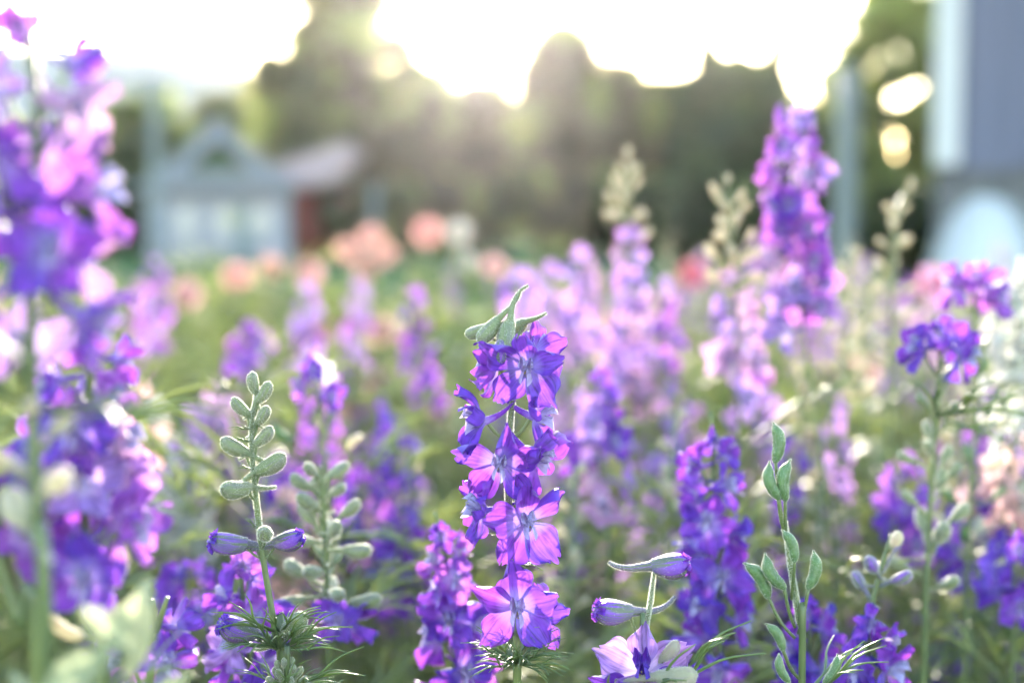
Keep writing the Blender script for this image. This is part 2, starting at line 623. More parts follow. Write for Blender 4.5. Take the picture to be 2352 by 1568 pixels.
def feather(hi, seed, size=0.024):
    """a larkspur leaf: many thread-like segments spreading from one point along +Y"""
    g = np.random.default_rng(seed)
    ts = []
    for k in range(5 if hi else 4):
        a = R(-62 + 31 * k if hi else -55 + 37 * k) + g.normal(0, 0.12)
        l = size * g.uniform(0.8, 1.15)
        d = np.array([math.sin(a), math.cos(a), 0.0])
        fork = d * l * g.uniform(0.35, 0.5) + np.array([0, 0, g.uniform(0.0, 0.12) * l])
        for q in range(3 if hi else 2):
            b = a + (q - 1) * R(24) + g.normal(0, 0.12)
            e = np.array([math.sin(b), math.cos(b), 0.0])
            tip = fork + e * l * g.uniform(0.45, 0.75) + np.array([0, 0, l * g.uniform(-0.15, 0.28)])
            mid = (fork + tip) / 2 + np.array([0, 0, l * 0.06])
            pts = [(0, 0, 0), tuple(fork), tuple(mid), tuple(tip)]
            if hi:
                P = curve(pts, 9)
                ts.append(tube(P, np.interp(np.linspace(0, 1, 9), [0, 0.5, 1], [0.00034, 0.00042, 0.00014]), 5))
            else:
                P = curve(pts, 4)
                ts.append(tube(P, [0.0006, 0.0008, 0.0007, 0.0003], 3, cap=False))
    return join(ts)


LEAF_HI = [feather(True, 100 + k) for k in range(4)]
LEAF_LO = [feather(False, 120 + k, 0.03) for k in range(4)]

CACHE = {}


def shared(key, make):
    if key not in CACHE:
        CACHE[key] = make()
    return CACHE[key]


def face(front, up=(0, 0, 1), roll=0.0):
    """matrix whose +Z looks along front, +Y is up"""
    z = Vector(front).normalized()
    x = Vector(up).cross(z)
    if x.length < 1e-4:
        x = Vector((1, 0, 0))
    x.normalize()
    y = z.cross(x)
    M = Matrix((x, y, z)).transposed().to_4x4()
    return M @ Matrix.Rotation(roll, 4, 'Z')


def along(d, up=(0, 0, 1), roll=0.0):
    """matrix whose +X runs along d, +Z as near up as it can be"""
    x = Vector(d).normalized()
    u = Vector(up)
    y = u.cross(x)
    if y.length < 1e-4:
        y = Vector((0, 1, 0))
    y.normalize()
    z = x.cross(y)
    return Matrix((x, y, z)).transposed().to_4x4() @ Matrix.Rotation(roll, 4, 'X')


def yaw_dir(yaw, pitch):
    """0 looks at the camera, + yaw to the picture's right, + pitch upwards"""
    return Vector((math.sin(yaw) * math.cos(pitch), -math.cos(yaw) * math.cos(pitch), math.sin(pitch)))


class Plant:
    def __init__(s, name, label, cat, pxs, d, group=None, r=0.0012, drift=0.0, hi=True, hairy=False, grow=1.0):
        """pxs: the stem's line as it is seen, top to bottom; below that it runs down to the soil"""
        P = [at(x, y, d) for x, y in pxs]
        low = P[-1]
        h = low.z
        base = Vector((low.x + drift, low.y + random.uniform(-0.01, 0.01), 0.0))
        if h > 0.12:
            P.append(low.lerp(base, 0.35) + Vector(((P[-1] - P[-2]).x * 0.3, 0, 0)))
            P.append(low.lerp(base, 0.7))
        P.append(base)
        s.C = curve(P, 60 if hi else 28)
        s.base = base
        s.d = d
        s.hi = hi
        s.root = root(name, base)
        tag(s.root, label, cat, group)
        n = len(s.C)
        rad = np.interp(np.linspace(0, 1, n), [0, 0.12, 0.5, 1], [r * 0.55, r * 0.85, r * 1.1, r * 1.6])
        t = tube(s.C - np.array(base), rad, 8 if hi else 5)
        if hairy:
            top = T(t.v, t.f[:8 * 26], t.uv)
            t = join([t, hairs(top, 7000, 0.0006, 1, 3)])
        put('stem', mesh('stem', t, ['stem', 'hair']), s.root)
        s.k = 0

    def stem_at(s, z):
        i = int(np.argmin(np.abs(s.C[:, 2] - z)))
        return Vector(s.C[i])

    def local(s, M):
        return Matrix.Translation(-s.base) @ M

    def pedicel(s, parent, p, q, r=0.00055, sag=0.25, name='pedicel', hairy=False):
        """a thin stalk from the stem point p to q, as a child of parent (parent's own frame is undone)"""
        p, q = Vector(p), Vector(q)
        mid = p.lerp(q, 0.55) - Vector((0, 0, (q - p).length * sag * 0.5))
        C = curve([p, mid, q], 8 if s.hi else 4)
        inv = (Matrix.Translation(s.base) @ parent.matrix_basis).inverted() if parent is not s.root else Matrix.Translation(-s.base)
        t = tube(C, r, 6 if s.hi else 4)
        if hairy:
            t = join([t, hairs(t, 160, 0.00045, 1, 2)])
        return put(name, mesh(name, t.tf(inv), ['stem', 'hair']), parent)

    def flower(s, c, front, size=1.0, roll=0.0, col='violet', split=True, open_=1.0, stem_drop=0.012, pale=False, centre='corolla', tilts=None, sizes=None):
        c = Vector(c)
        M = s.local(Matrix.Translation(c) @ face(front, roll=roll) @ Matrix.Scale(size, 4))
        s.k += 1
        if split:
            me = shared(('cor', centre, col), lambda: mesh('flower', COR_HI, [centre, col if not pale else 'pale_edge', 'pollen', 'hair']))
            fl = put('flower', me, s.root, M)
            for i, a in enumerate(ANG):
                v = random.randrange(len(PET_HI))
                pm = shared(('pet', v, col), lambda: mesh('petal', PET_HI[v], [col]))
                tl = random.gauss(10, 16) if tilts is None else tilts[i]
                sz = random.uniform(0.86, 1.1) if sizes is None else sizes[i]
                Mp = (Matrix.Rotation(R(a + random.gauss(0, 6)), 4, 'Z') @ Matrix.Translation((0, 0.0012, 0))
                      @ Matrix.Rotation(R(tl + (1 - open_) * 60), 4, 'X') @ Matrix.Rotation(R(random.gauss(0, 12)), 4, 'Y') @ Matrix.Scale(sz, 4))
                put('petal', pm, fl, Mp)
        else:
            v = random.randrange(6)

            def make():
                g = random.Random(v * 7 + 3)
                ts = [COR_LO.slot(0)]
                ts[0].m = COR_LO.m
                for a in ANG:
                    p = PET_LO[g.randrange(4)].slot(1)
                    ts.append(p.tf(Matrix.Rotation(R(a + g.gauss(0, 8)), 4, 'Z') @ Matrix.Translation((0, 0.001, 0)) @ Matrix.Rotation(R(g.gauss(14, 20)), 4, 'X') @ Matrix.Scale(g.uniform(0.85, 1.1), 4)))
                return mesh('flower', join(ts), [centre, col])
            fl = put('flower', shared(('flo', v, col, centre), make), s.root, M)
        back = c - Vector(front).normalized() * 0.0008
        sp = s.stem_at(c.z - stem_drop)
        if split:
            s.pedicel(fl, sp, back, 0.0006)
        return fl

    def bud(s, c, d, size=1.0, mat='bud_green', kind='bud', stalk=None, up=(0, 0, 1), roll=0.0, v=None, hi=None):
        """c: where bud and stalk meet; d: the way its tip points"""
        hi = s.hi if hi is None else hi
        lib = {('bud', True): BUD_HI, ('bud', False): BUD_LO, ('pod', True): POD_HI, ('pod', False): POD_LO,
               ('open', True): BUD_OP, ('open', False): BUD_LO, ('young', True): BUD_YG, ('young', False): BUD_LO}[(kind, hi)]
        v = random.randrange(len(lib)) if v is None else v
        name = 'seed_pod' if kind == 'pod' else 'bud'
        me = shared((kind, hi, v, mat), lambda: mesh(name, lib[v], [mat, 'hair', 'violet']))
        o = put(name, me, s.root, s.local(Matrix.Translation(Vector(c)) @ along(d, up, roll) @ Matrix.Scale(size, 4)))
        if stalk is not None:
            s.pedicel(o, stalk, Vector(c) + Vector(d).normalized() * 0.0006 * size, 0.00045 if kind != 'pod' else 0.0006, hairy=hi and s.d < 0.55)
        return o

    def leaf(s, p, d, size=1.0, roll=0.0):
        lib = LEAF_HI if s.hi else LEAF_LO
        v = random.randrange(len(lib))
        me = shared(('leaf', s.hi, v), lambda: mesh('leaf', lib[v], ['feather_leaf']))
        z = Vector(d).normalized()
        M = along(z) @ Matrix.Rotation(R(-90), 4, 'Z') @ Matrix.Rotation(roll, 4, 'Y')
        return put('leaf', me, s.root, s.local(Matrix.Translation(Vector(p)) @ M @ Matrix.Scale(size, 4)))

    def leaves_below(s, z0, n, zmin=0.15, size=1.2):
        for k in range(n):
            z = z0 - (z0 - zmin) * (k + random.random() * 0.6) / n
            if z < 0.1:
                continue
            a = k * 2.4 + random.random()
            s.leaf(s.stem_at(z), yaw_dir(a, R(random.uniform(5, 40))), size * random.uniform(0.8, 1.5), random.uniform(-0.5, 0.5))

    def spike(s, y0, y1, n, cols, split, r0=0.010, size=1.0, top_open=0.6, phase=0.0, front_bias=0.0, centre='corolla'):
        """flowers in a spiral between two heights of the view"""
        za, zb = at(0, y0, s.d).z, at(0, y1, s.d).z
        n = max(2, round(n * 0.72))
        for k in range(n):
            t = (k + 0.5) / n
            z = za + (zb - za) * t
            a = phase + k * 2.39996 + random.gauss(0, 0.25)
            a = math.atan2(math.sin(a), math.cos(a))
            a *= (1 - front_bias)
            dr = yaw_dir(a, R(random.gauss(2, 12)))
            c = s.stem_at(z) + Vector((dr.x, dr.y, 0)).normalized() * r0 * (0.45 + 0.27 * min(1, t * 2)) * random.uniform(0.8, 1.25)
            s.flower(c, dr, 0.82 * size * random.uniform(0.88, 1.1) * (0.55 + 0.45 * min(1, t * 2.2)), R(random.gauss(0, 12)), random.choice(cols), split,
                     open_=top_open + (1 - top_open) * min(1, t * 3), centre=centre)

    def budset(s, y0, y1, n, kind='bud', mats=('bud_green',), size=1.0, r0=0.007, lift=35, phase=0.0, size_top=0.6):
        za, zb = at(0, y0, s.d).z, at(0, y1, s.d).z
        for k in range(n):
            t = (k + 0.5) / n
            z = za + (zb - za) * t
            a = phase + k * 2.39996 + random.gauss(0, 0.3)
            el = R(lift + 30 * (1 - t) + random.gauss(0, 10))
            dr = yaw_dir(a, el)
            sp = s.stem_at(z - r0 * 0.6)
            c = s.stem_at(z) + Vector((dr.x, dr.y, 0)).normalized() * r0 * (0.4 + 0.6 * t) * random.uniform(0.8, 1.3)
            s.bud(c, dr, size * (size_top + (1 - size_top) * t) * random.uniform(0.85, 1.15), random.choice(mats), kind, stalk=sp)


# ------------------------------------------------------------------ the ground, the bed, the hill
def sheet(name, x0, x1, y0, y1, z, nx, ny, mat, amp=0.0, seed=0):
    g = np.random.default_rng(seed)
    v, uv, f = [], [], []
    for j in range(ny + 1):
        for i in range(nx + 1):
            v.append((x0 + (x1 - x0) * i / nx, y0 + (y1 - y0) * j / ny, z + (g.normal(0, amp) if amp else 0)))
            uv.append((i / nx, j / ny))
    for j in range(ny):
        for i in range(nx):
            a = j * (nx + 1) + i
            f.append((a, a + 1, a + nx + 2, a + nx + 1))
    return put(name, mesh(name, T(v, f, uv), [mat]))


tag(sheet('ground', -400, 400, -60, 700, -0.03, 40, 40, 'grass_ground'), kind='structure', label='green grass field reaching to the trees')
tag(sheet('flower_bed', -5, 5, -1.2, 7.0, 0.0, 60, 60, 'soil', 0.006, 2), kind='structure', label='brown soil of the flower bed under the larkspurs')


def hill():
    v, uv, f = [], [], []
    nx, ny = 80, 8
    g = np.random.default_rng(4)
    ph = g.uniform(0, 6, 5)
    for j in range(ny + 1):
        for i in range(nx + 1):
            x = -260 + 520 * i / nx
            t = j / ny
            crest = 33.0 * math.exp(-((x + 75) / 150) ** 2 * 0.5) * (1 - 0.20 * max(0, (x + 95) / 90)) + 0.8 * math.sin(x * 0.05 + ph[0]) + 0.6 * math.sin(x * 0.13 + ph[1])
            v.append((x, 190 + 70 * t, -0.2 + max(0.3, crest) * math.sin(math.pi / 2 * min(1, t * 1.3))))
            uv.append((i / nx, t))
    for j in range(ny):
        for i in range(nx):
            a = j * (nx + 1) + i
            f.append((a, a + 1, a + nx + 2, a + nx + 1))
    o = put('hill', mesh('hill', T(v, f, uv), ['hazed_hillside']))
    tag(o, 'wooded hill ridge with the far haze put into its pale colour', None, None, 'structure')


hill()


# ------------------------------------------------------------------ trees
def leaf_cloud(g, centres, radii, n, size, flat=1.0):
    """n small leaf-shaped quads spread through ellipsoid clumps"""
    k = len(centres)
    w = np.array([r ** 2 for r in radii])
    idx = g.choice(k, n, p=w / w.sum())
    u = g.normal(0, 1, (n, 3))
    u /= np.linalg.norm(u, axis=1)[:, None]
    rad = g.uniform(0.25, 1.0, n) ** 0.55
    P = np.array(centres)[idx] + u * (np.array(radii)[idx] * rad)[:, None] * np.array([1, 1, flat])
    a = g.normal(0, 1, (n, 3))
    a /= np.linalg.norm(a, axis=1)[:, None]
    b = np.cross(a, g.normal(0, 1, (n, 3)))
    b /= np.linalg.norm(b, axis=1)[:, None] + 1e-9
    s = (size * g.uniform(0.6, 1.3, n))[:, None]
    V = np.stack([P - a * s, P - b * s * 0.55, P + a * s, P + b * s * 0.55], 1).reshape(-1, 3)
    F = [(4 * i, 4 * i + 1, 4 * i + 2, 4 * i + 3) for i in range(n)]
    uv = np.tile(np.array([(0, 0), (1, 0), (1, 1), (0, 1)], float), (n, 1))
    return T(V, F, uv)


def ground_at(px, d):
    p = at(px, 600, d)
    return Vector((p.x, p.y, -0.03))


def z_at(py, d):
    return at(1176, py, d).z


def tree(label, px, d, top_py, halfw_px, mat, seed, cat='tree', crown_from=0.28, n=5200, shape='round', lsize=0.17, core=True, group='trees along the far edge of the field'):
    g = np.random.default_rng(seed)
    b = ground_at(px, d)
    H = z_at(top_py, d) + 0.03
    W = halfw_px / S / 50 * d
    r = root('conifer_tree' if shape == 'cone' else ('bush' if shape == 'bush' else 'broadleaf_tree'), b)
    tag(r, label, cat, group)
    tr = max(0.05, H * 0.022)
    lean = g.normal(0, 0.25, 2) * H * 0.05
    top = np.array([lean[0], lean[1], H * 0.93])
    if shape == 'bush':
        limbs = []
        for k in range(6):
            a = k * 1.05 + g.uniform(0, 0.5)
            limbs.append(tube(curve([(0, 0, -0.05), (math.cos(a) * W * 0.25, math.sin(a) * W * 0.2, H * 0.35), (math.cos(a) * W * 0.55, math.sin(a) * W * 0.45, H * 0.72)], 6), np.linspace(tr * 0.9, tr * 0.2, 6), 6))
        put('trunk', mesh('trunk', join(limbs), ['bark']), r)
        cs = [(g.uniform(-0.75, 0.75) * W, g.uniform(-0.5, 0.5) * W, H * g.uniform(0.22, 0.78)) for _ in range(16)]
        rs = [min(W, H) * g.uniform(0.22, 0.38) for _ in cs]
    else:
        limbs = [tube(curve([(0, 0, -0.1), (lean[0] * 0.3, lean[1] * 0.3, H * 0.4), tuple(top)], 12), np.linspace(tr, tr * 0.12, 12), 9)]
        cs, rs = [], []
        m = 22 if shape == 'round' else 34
        for k in range(m):
            t = crown_from + (0.97 - crown_from) * (k + g.random()) / m
            a = k * 2.4 + g.uniform(-0.4, 0.4)
            if shape == 'cone':
                wr = W * (1 - (t - crown_from) / (1.02 - crown_from)) ** 0.85 * g.uniform(0.55, 1.05)
            else:
                q = (t - crown_from) / (1 - crown_from)
                wr = W * (math.sin(math.pi * min(1, 0.20 + 0.66 * q)) ** 0.7) * g.uniform(0.45, 0.95)
            p0 = np.array([lean[0] * t, lean[1] * t, H * t * 0.86])
            p1 = np.array([lean[0] * t + math.cos(a) * wr, lean[1] * t + math.sin(a) * wr, H * t * (0.97 if shape == 'round' else 0.86)])
            limbs.append(tube(curve([p0, (p0 + p1) / 2 + np.array([0, 0, 0.03 * H]), p1], 5), np.linspace(tr * 0.42 * (1.05 - t) + 0.015, 0.012, 5), 5))
            cs.append(tuple(p1 * np.array([0.86, 0.86, 1])))
            rs.append(max(0.22, W * ((0.33 if core else 0.25) if shape == 'round' else 0.25) * g.uniform(0.7, 1.25) * (1 if shape == 'round' else (1.15 - 0.8 * t))))
            if g.random() < 0.6:
                cs.append(tuple(p0 * 0.45 + p1 * 0.55))
                rs.append(rs[-1] * 0.8)
        for q in range(7 if core else 0):      # dense heart of the crown
            t = crown_from + (0.86 - crown_from) * q / 6
            qq = q / 6
            wr = W * ((1 - qq) ** 0.85 * 0.62 if shape == 'cone' else 0.60 * math.sin(math.pi * min(1, 0.2 + 0.72 * qq)) ** 0.7)
            cs.append((lean[0] * t, lean[1] * t, H * t))
            rs.append(max(0.3, wr))
        cs.append((top[0], top[1], H * 0.93))
        rs.append(W * 0.36 if shape == 'round' else H * 0.05)
        put('trunk', mesh('trunk', join(limbs), ['bark']), r)
    t = leaf_cloud(g, cs, rs, int(n * (2.2 if core else 1.3)), lsize * 1.6, 0.8)
    if shape != 'bush':
        k2 = len(cs) - (8 if core else 1)
        t = join([t, leaf_cloud(g, cs[:k2], [q * 1.55 for q in rs[:k2]], int(n * 0.55), lsize * 1.2, 0.9)])
    t.v[:, 2] = np.clip(t.v[:, 2], 0.05, H * 1.06)
    put('crown', mesh('crown', t, [mat], False), r)
    return r


D = 58
tree('tall olive tree with reddish top left of the sun, beside the pink roof', 800, D, -45, 185, 'tree_leaf_russet', 1, crown_from=0.2, n=8500)
tree('rounded olive-green tree directly behind the pink roofed shed', 695, D - 2, 130, 140, 'tree_leaf_olive', 2, n=6500, crown_from=0.15)
tree('lower hazy tree just left under the sun glow', 940, D + 3, 170, 125, 'tree_leaf_russet', 3, n=5500, crown_from=0.15)
tree('short hazy tree under the bright gap where the sun shines', 1100, D + 6, 195, 130, 'tree_leaf_russet', 4, n=6000, crown_from=0.15)
tree('round topped hazy tree right of the sun glow', 1290, D, 55, 135, 'tree_leaf_russet', 5, n=6500, crown_from=0.12)
tree('broad hazy tree stepping down right of the sun', 1405, D + 2, 145, 115, 'tree_leaf_russet', 6, n=5500, crown_from=0.12)
tree('low tree filling the dip between round tree and conifers', 1505, D + 4, 180, 110, 'tree_leaf_olive', 7, n=4500, crown_from=0.12)
tree('tall pointed conifer behind the bud stalks', 1630, D - 4, -5, 165, 'tree_needle', 8, shape='cone', n=7000, crown_from=0.08)
tree('second shorter conifer behind the tall purple spike', 1790, D - 4, 80, 140, 'tree_needle', 9, shape='cone', n=6000, crown_from=0.08)
tree('leafy yellow-green tree beside the weathered barn', 2035, 34, -30, 175, 'tree_leaf_bright', 10, n=5400, crown_from=0.10, lsize=0.13, core=False)
tree('dark green tree between conifer and barn tree', 1915, 46, 150, 130, 'tree_leaf_green', 11, n=5500, crown_from=0.1)
tree('rounded dark tree behind and between the two conifers', 1700, D + 2, 130, 130, 'tree_leaf_green', 40, n=5500, crown_from=0.1)
tree('wide grey-green tree above the white cottage gable', 520, D + 8, 225, 140, 'tree_leaf_olive', 12, n=6500, crown_from=0.1)
tree('grey-green tree left of the white cottage', 330, D + 4, 225, 120, 'tree_leaf_green', 13, n=6000, crown_from=0.1)
tree('dark tree behind the big foreground larkspur', 130, D, 300, 150, 'tree_leaf_green', 14, n=6000, crown_from=0.08)
k = 15
for px, dd, ty, hw, mt, lb in [
        (860, 50, 400, 110, 'tree_leaf_olive', 'dark bush right of the red shed wall'),
        (1010, 51, 385, 100, 'tree_leaf_russet', 'brownish bush below the low hazy tree'),
        (1160, 50, 360, 110, 'tree_leaf_olive', 'dull green bush under the sun glow'),
        (1320, 50, 350, 110, 'tree_leaf_russet', 'dark bush under the round topped tree'),
        (1470, 49, 365, 110, 'tree_leaf_green', 'dark bush behind the pale lilac spikes'),
        (1620, 47, 345, 100, 'tree_needle', 'dark bush at the foot of the tall conifer'),
        (1780, 45, 355, 110, 'tree_leaf_green', 'dark bush at the foot of the shorter conifer'),
        (1920, 30, 360, 90, 'tree_leaf_green', 'blue-green bush beside the pale post'),
        (2060, 24, 395, 120, 'tree_needle', 'low dark bush in front of the barn tree'),
        (940, 53, 420, 90, 'tree_leaf_olive', 'low bush between the dark bush and the brownish bush'),
        (1085, 54, 410, 90, 'tree_leaf_olive', 'low bush left under the sun glow'),
        (1240, 53, 400, 90, 'tree_leaf_olive', 'low bush right under the sun glow'),
        (1395, 53, 400, 90, 'tree_leaf_russet', 'low brown bush under the stepped tree'),
        (1545, 52, 400, 90, 'tree_needle', 'low dark bush behind the cerise flower'),
        (1700, 50, 400, 90, 'tree_needle', 'low dark bush between both conifers'),
        (1850, 40, 400, 80, 'tree_needle', 'low dark bush right of the tallest spike'),
        (790, 53, 420, 90, 'tree_needle', 'low dark bush seen under the pink roof'),
        (250, 50, 380, 110, 'tree_needle', 'dark bush left of the white cottage wall'),
        (60, 50, 400, 130, 'tree_needle', 'dark bush behind the foreground larkspur at the picture edge')]:
    tree(lb, px, dd, ty, hw, mt, k, 'bush', n=3400, shape='bush', lsize=0.12, group='bushes under the trees')
    k += 1


# ------------------------------------------------------------------ cottage, shed, barn, posts
def part(name, ts, mats, parent, smooth=False):
    return put(name, mesh(name, join(ts) if isinstance(ts, list) else ts, mats, smooth), parent)


def prism(poly, y0, y1, m=0):
    """polygon in XZ pushed from y0 to y1"""
    n = len(poly)
    v = [(x, y0, z) for x, z in poly] + [(x, y1, z) for x, z in poly]
    f = [tuple(range(n)), tuple(range(2 * n - 1, n - 1, -1))]
    for i in range(n):
        j = (i + 1) % n
        f.append((i, i + n, j + n, j))
    return T(v, f, [(p[0] * 0.1, p[2] * 0.1) for p in v], m)


def cottage(d=46.0):
    c = at(500, 600, d)
    b = Vector((c.x, c.y, -0.03))
    u = d / S / 50                          # metres per pixel there
    X = lambda px: (px - 500) * u
    Z = lambda py: z_at(py, d) + 0.03
    r = root('cottage', b)
    r.rotation_euler.z = R(11)
    tag(r, 'small white cottage with steep gable at the far end of the lawn', 'cottage')
    zt = Z(437)
    n = 7
    for i in range(n):                       # wide horizontal siding boards
        za, zb = zt * i / n, zt * (i + 1) / n - 0.02
        part('siding_board', box(X(342), X(665), 0.0 + 0.006 * (i % 2), 0.16, za, zb), ['white_siding'], r)
    part('wall', box(X(344), X(663), 0.16, 4.6, 0, zt), ['white_siding'], r)
    # skirt roof over the ground floor
    part('porch_roof', prism([(X(306), zt), (X(690), zt), (X(655), Z(398)), (X(372), Z(398))], -0.55, 4.8), ['pale_roof'], r)
    # gable with its barge boards
    ap = (X(505), Z(280))
    part('gable_wall', prism([(X(400), Z(398)), (X(612), Z(398)), ap], 0.25, 4.4), ['green_paint'], r)
    for sx, foot in ((-1, X(372)), (1, X(640))):
        w = 0.62
        part('roof', prism([(foot, Z(398)), (foot - sx * 0.75, Z(398)), (ap[0], ap[1] - 0.55), (ap[0], ap[1] + 0.12)], -0.25, 4.7), ['pale_roof'], r)
    for px in (430, 515, 600):
        wn_ = part('window', box(X(px) - 0.33, X(px) + 0.33, -0.045, 0.03, 0.75, 1.75), ['white_trim'], r)
        for sx in (-1, 1):
            part('pane', box(X(px) + sx * 0.155 - 0.12, X(px) + sx * 0.155 + 0.12, -0.055, -0.047, 0.83, 1.67), ['dark_glass'], wn_)
    dd_ = part('door', box(X(560) - 0.36, X(560) + 0.36, -0.04, 0.02, 0.02, 1.85), ['pole_paint'], r)
    part('handle', tube([(X(560) + 0.26, -0.04, 0.9), (X(560) + 0.26, -0.10, 0.9)], 0.025, 8), ['white_trim'], dd_)
    part('chimney', box(X(470), X(470) + 0.4, 2.6, 3.0, Z(340), Z(268)), ['stone_base'], r)


cottage()


def shed(d=49.0):
    c = at(700, 600, d)
    b = Vector((c.x, c.y, -0.03))
    u = d / S / 50
    X = lambda px: (px - 700) * u
    Z = lambda py: z_at(py, d) + 0.03
    r = root('shed', b)
    tag(r, 'low red shed with faded pink roof joined behind the white cottage', 'shed')
    part('roof', prism([(X(590), Z(437)), (X(590), Z(395)), (X(800), Z(328)), (X(820), Z(345)), (X(770), Z(420))], -0.4, 4.0), ['pink_roof'], r)
    n = 8
    for i in range(n):
        xa, xb = X(676) + (X(715) - X(676)) * i / n, X(676) + (X(715) - X(676)) * (i + 1) / n - 0.01
        part('plank', box(xa, xb, 0.0 + 0.008 * (i % 2), 0.1, 0, Z(437) - 0.01), ['red_wall'], r)
    part('back_wall', box(X(676), X(790), 3.2, 3.4, 0, Z(437) - 0.01), ['red_wall'], r)
    part('corner_post', box(X(776), X(786), 0.0, 0.2, 0, Z(425)), ['bark'], r)


shed()


def barn(d=17.0):
    c = at(2140, 600, d)
    b = Vector((c.x, c.y, -0.03))
    u = d / S / 50
    X = lambda px: (px - 2140) * u
    Z = lambda py: z_at(py, d) + 0.03
    r = root('barn', b)
    r.rotation_euler.z = R(-18)
    tag(r, 'tall weathered blue-grey barn wall with white corner board', 'barn')
    zb, zt = Z(385), 5.6
    x1 = X(2140) + 6.0
    part('corner_board', box(X(2137), X(2196), -0.06, 0.25, zb + 0.02, zt), ['white_trim'], r)
    x = X(2199)
    i = 0
    g = random.Random(3)
    while x < x1:
        w = g.uniform(0.17, 0.24)
        part('plank', box(x, min(x + w - 0.012, x1), 0.0 + g.uniform(0, 0.02), 0.08, zb + g.uniform(-0.08, 0.06), zt), ['barn_board'], r)
        x += w
    part('wall', box(X(2145), x1, 0.1, 7.0, 0.9, zt - 0.05), ['barn_board'], r)
    part('roof', prism([(X(2110), zt), (x1 + 0.4, zt), (x1 + 0.4, zt + 0.16), ((X(2110) + x1) / 2, zt + 2.4), (X(2110), zt + 0.16)], -0.4, 7.4), ['pale_roof'], r)
    g = random.Random(5)
    z = 0.0
    while z < zb - 0.12:                       # rough stone footing
        h = g.uniform(0.24, 0.36)
        h = min(h, zb - 0.02 - z)
        x = X(2150)
        while x < x1 - 0.1:
            w = min(g.uniform(0.3, 0.6), x1 - x)
            part('stone', box(x, x + w - 0.02, 0.05 - g.uniform(0, 0.05), 0.35, z, z + h - 0.02), ['stone_base'], r)
            x += w
        z += h


barn()


def hoop(d=9.0):
    c = at(2260, 600, d)
    b = Vector((c.x, c.y, -0.03))
    r = root('hoop_tunnel', b)
    r.rotation_euler.z = R(-21)
    tag(r, 'white rounded fabric tunnel on hoops in front of the barn', 'plant cover')
    W = 135 / S / 50 * d
    H = z_at(448, d) + 0.03
    g = np.random.default_rng(9)
    v, uv, f = [], [], []
    na, nl = 26, 24
    for i in range(nl + 1):
        y = 2.6 * i / nl
        sag = 0.02 * math.sin(i / nl * math.pi * 6) ** 2
        for j in range(na + 1):
            a = math.pi * j / na
            rr = 1 - sag + 0.006 * math.sin(9 * a + i)
            v.append((-math.cos(a) * W * rr * (1 + 0.06 * math.sin(a)), y, (max(0.0, math.sin(a)) ** 0.72) * H * rr))
            uv.append((j / na, i / nl))
    for i in range(nl):
        for j in range(na):
            p = i * (na + 1) + j
            f.append((p, p + 1, p + na + 2, p + na + 1))
    # closed front
    o = len(v)
    v.append((0, 0.0, 0.0))
    uv.append((0.5, 0))
    for j in range(na):
        f.append((o, j + 1, j))
    part('cover', T(v, f, uv), ['fleece'], r, True)
    for i in range(4):
        y = -0.012 + 2.62 * i / 3
        P = [(-math.cos(math.pi * j / 20) * W * 1.02 * (1 + 0.06 * math.sin(math.pi * j / 20)), y, (max(0.0, math.sin(math.pi * j / 20)) ** 0.72) * H * 1.01) for j in range(21)]
        part('hoop', tube(P, 0.012, 6), ['pole_paint'], r, True)


hoop()


def post(name, label, cat, px, top, d, w_px, mat, cross=False):
    b = ground_at(px, d)
    r = root(name, b)
    tag(r, label, cat)
    h = z_at(top, d) + 0.03
    w = w_px / S / 50 * d / 2
    part('shaft', tube(curve([(0, 0, -0.2), (0, 0, h * 0.5), (0, 0, h)], 8), np.linspace(w, w * 0.85, 8), 14), [mat], r, True)
    part('cap', tube([(0, 0, h + 0.002), (0, 0, h + w * 0.4), (0, 0, h + w * 0.8)], [w * 1.0, w * 0.9, w * 0.3], 14), [mat], r, True)
    if cross:
        part('crossarm', box(-w * 9, w * 9, -w * 1.6, -w * 1.0, h * 0.93, h * 0.93 + w * 1.2), [mat], r)


post('garden_post', 'thick pale blue-grey post standing left of the barn', 'post', 1942, 175, 19, 55, 'pole_paint')
post('utility_pole', 'pale utility pole rising left of the cottage gable', 'pole', 362, 175, 40, 26, 'pole_paint', True)
post('garden_post', 'pale upright post between shed and dark bushes', 'post', 862, 425, 44, 16, 'pole_paint')

# ------------------------------------------------------------------ larkspurs in and near the plane of focus
LK = 'larkspur'
MM = 1 / S / 50                              # metres per pixel and metre of distance


def img_dir(deg, depth=0.0):
    """a direction seen at this angle in the picture (0 right, 90 up); depth > 0 comes towards the camera"""
    v = RIGHT * math.cos(R(deg)) + UP * math.sin(R(deg)) - FWD * depth
    return v.normalized()


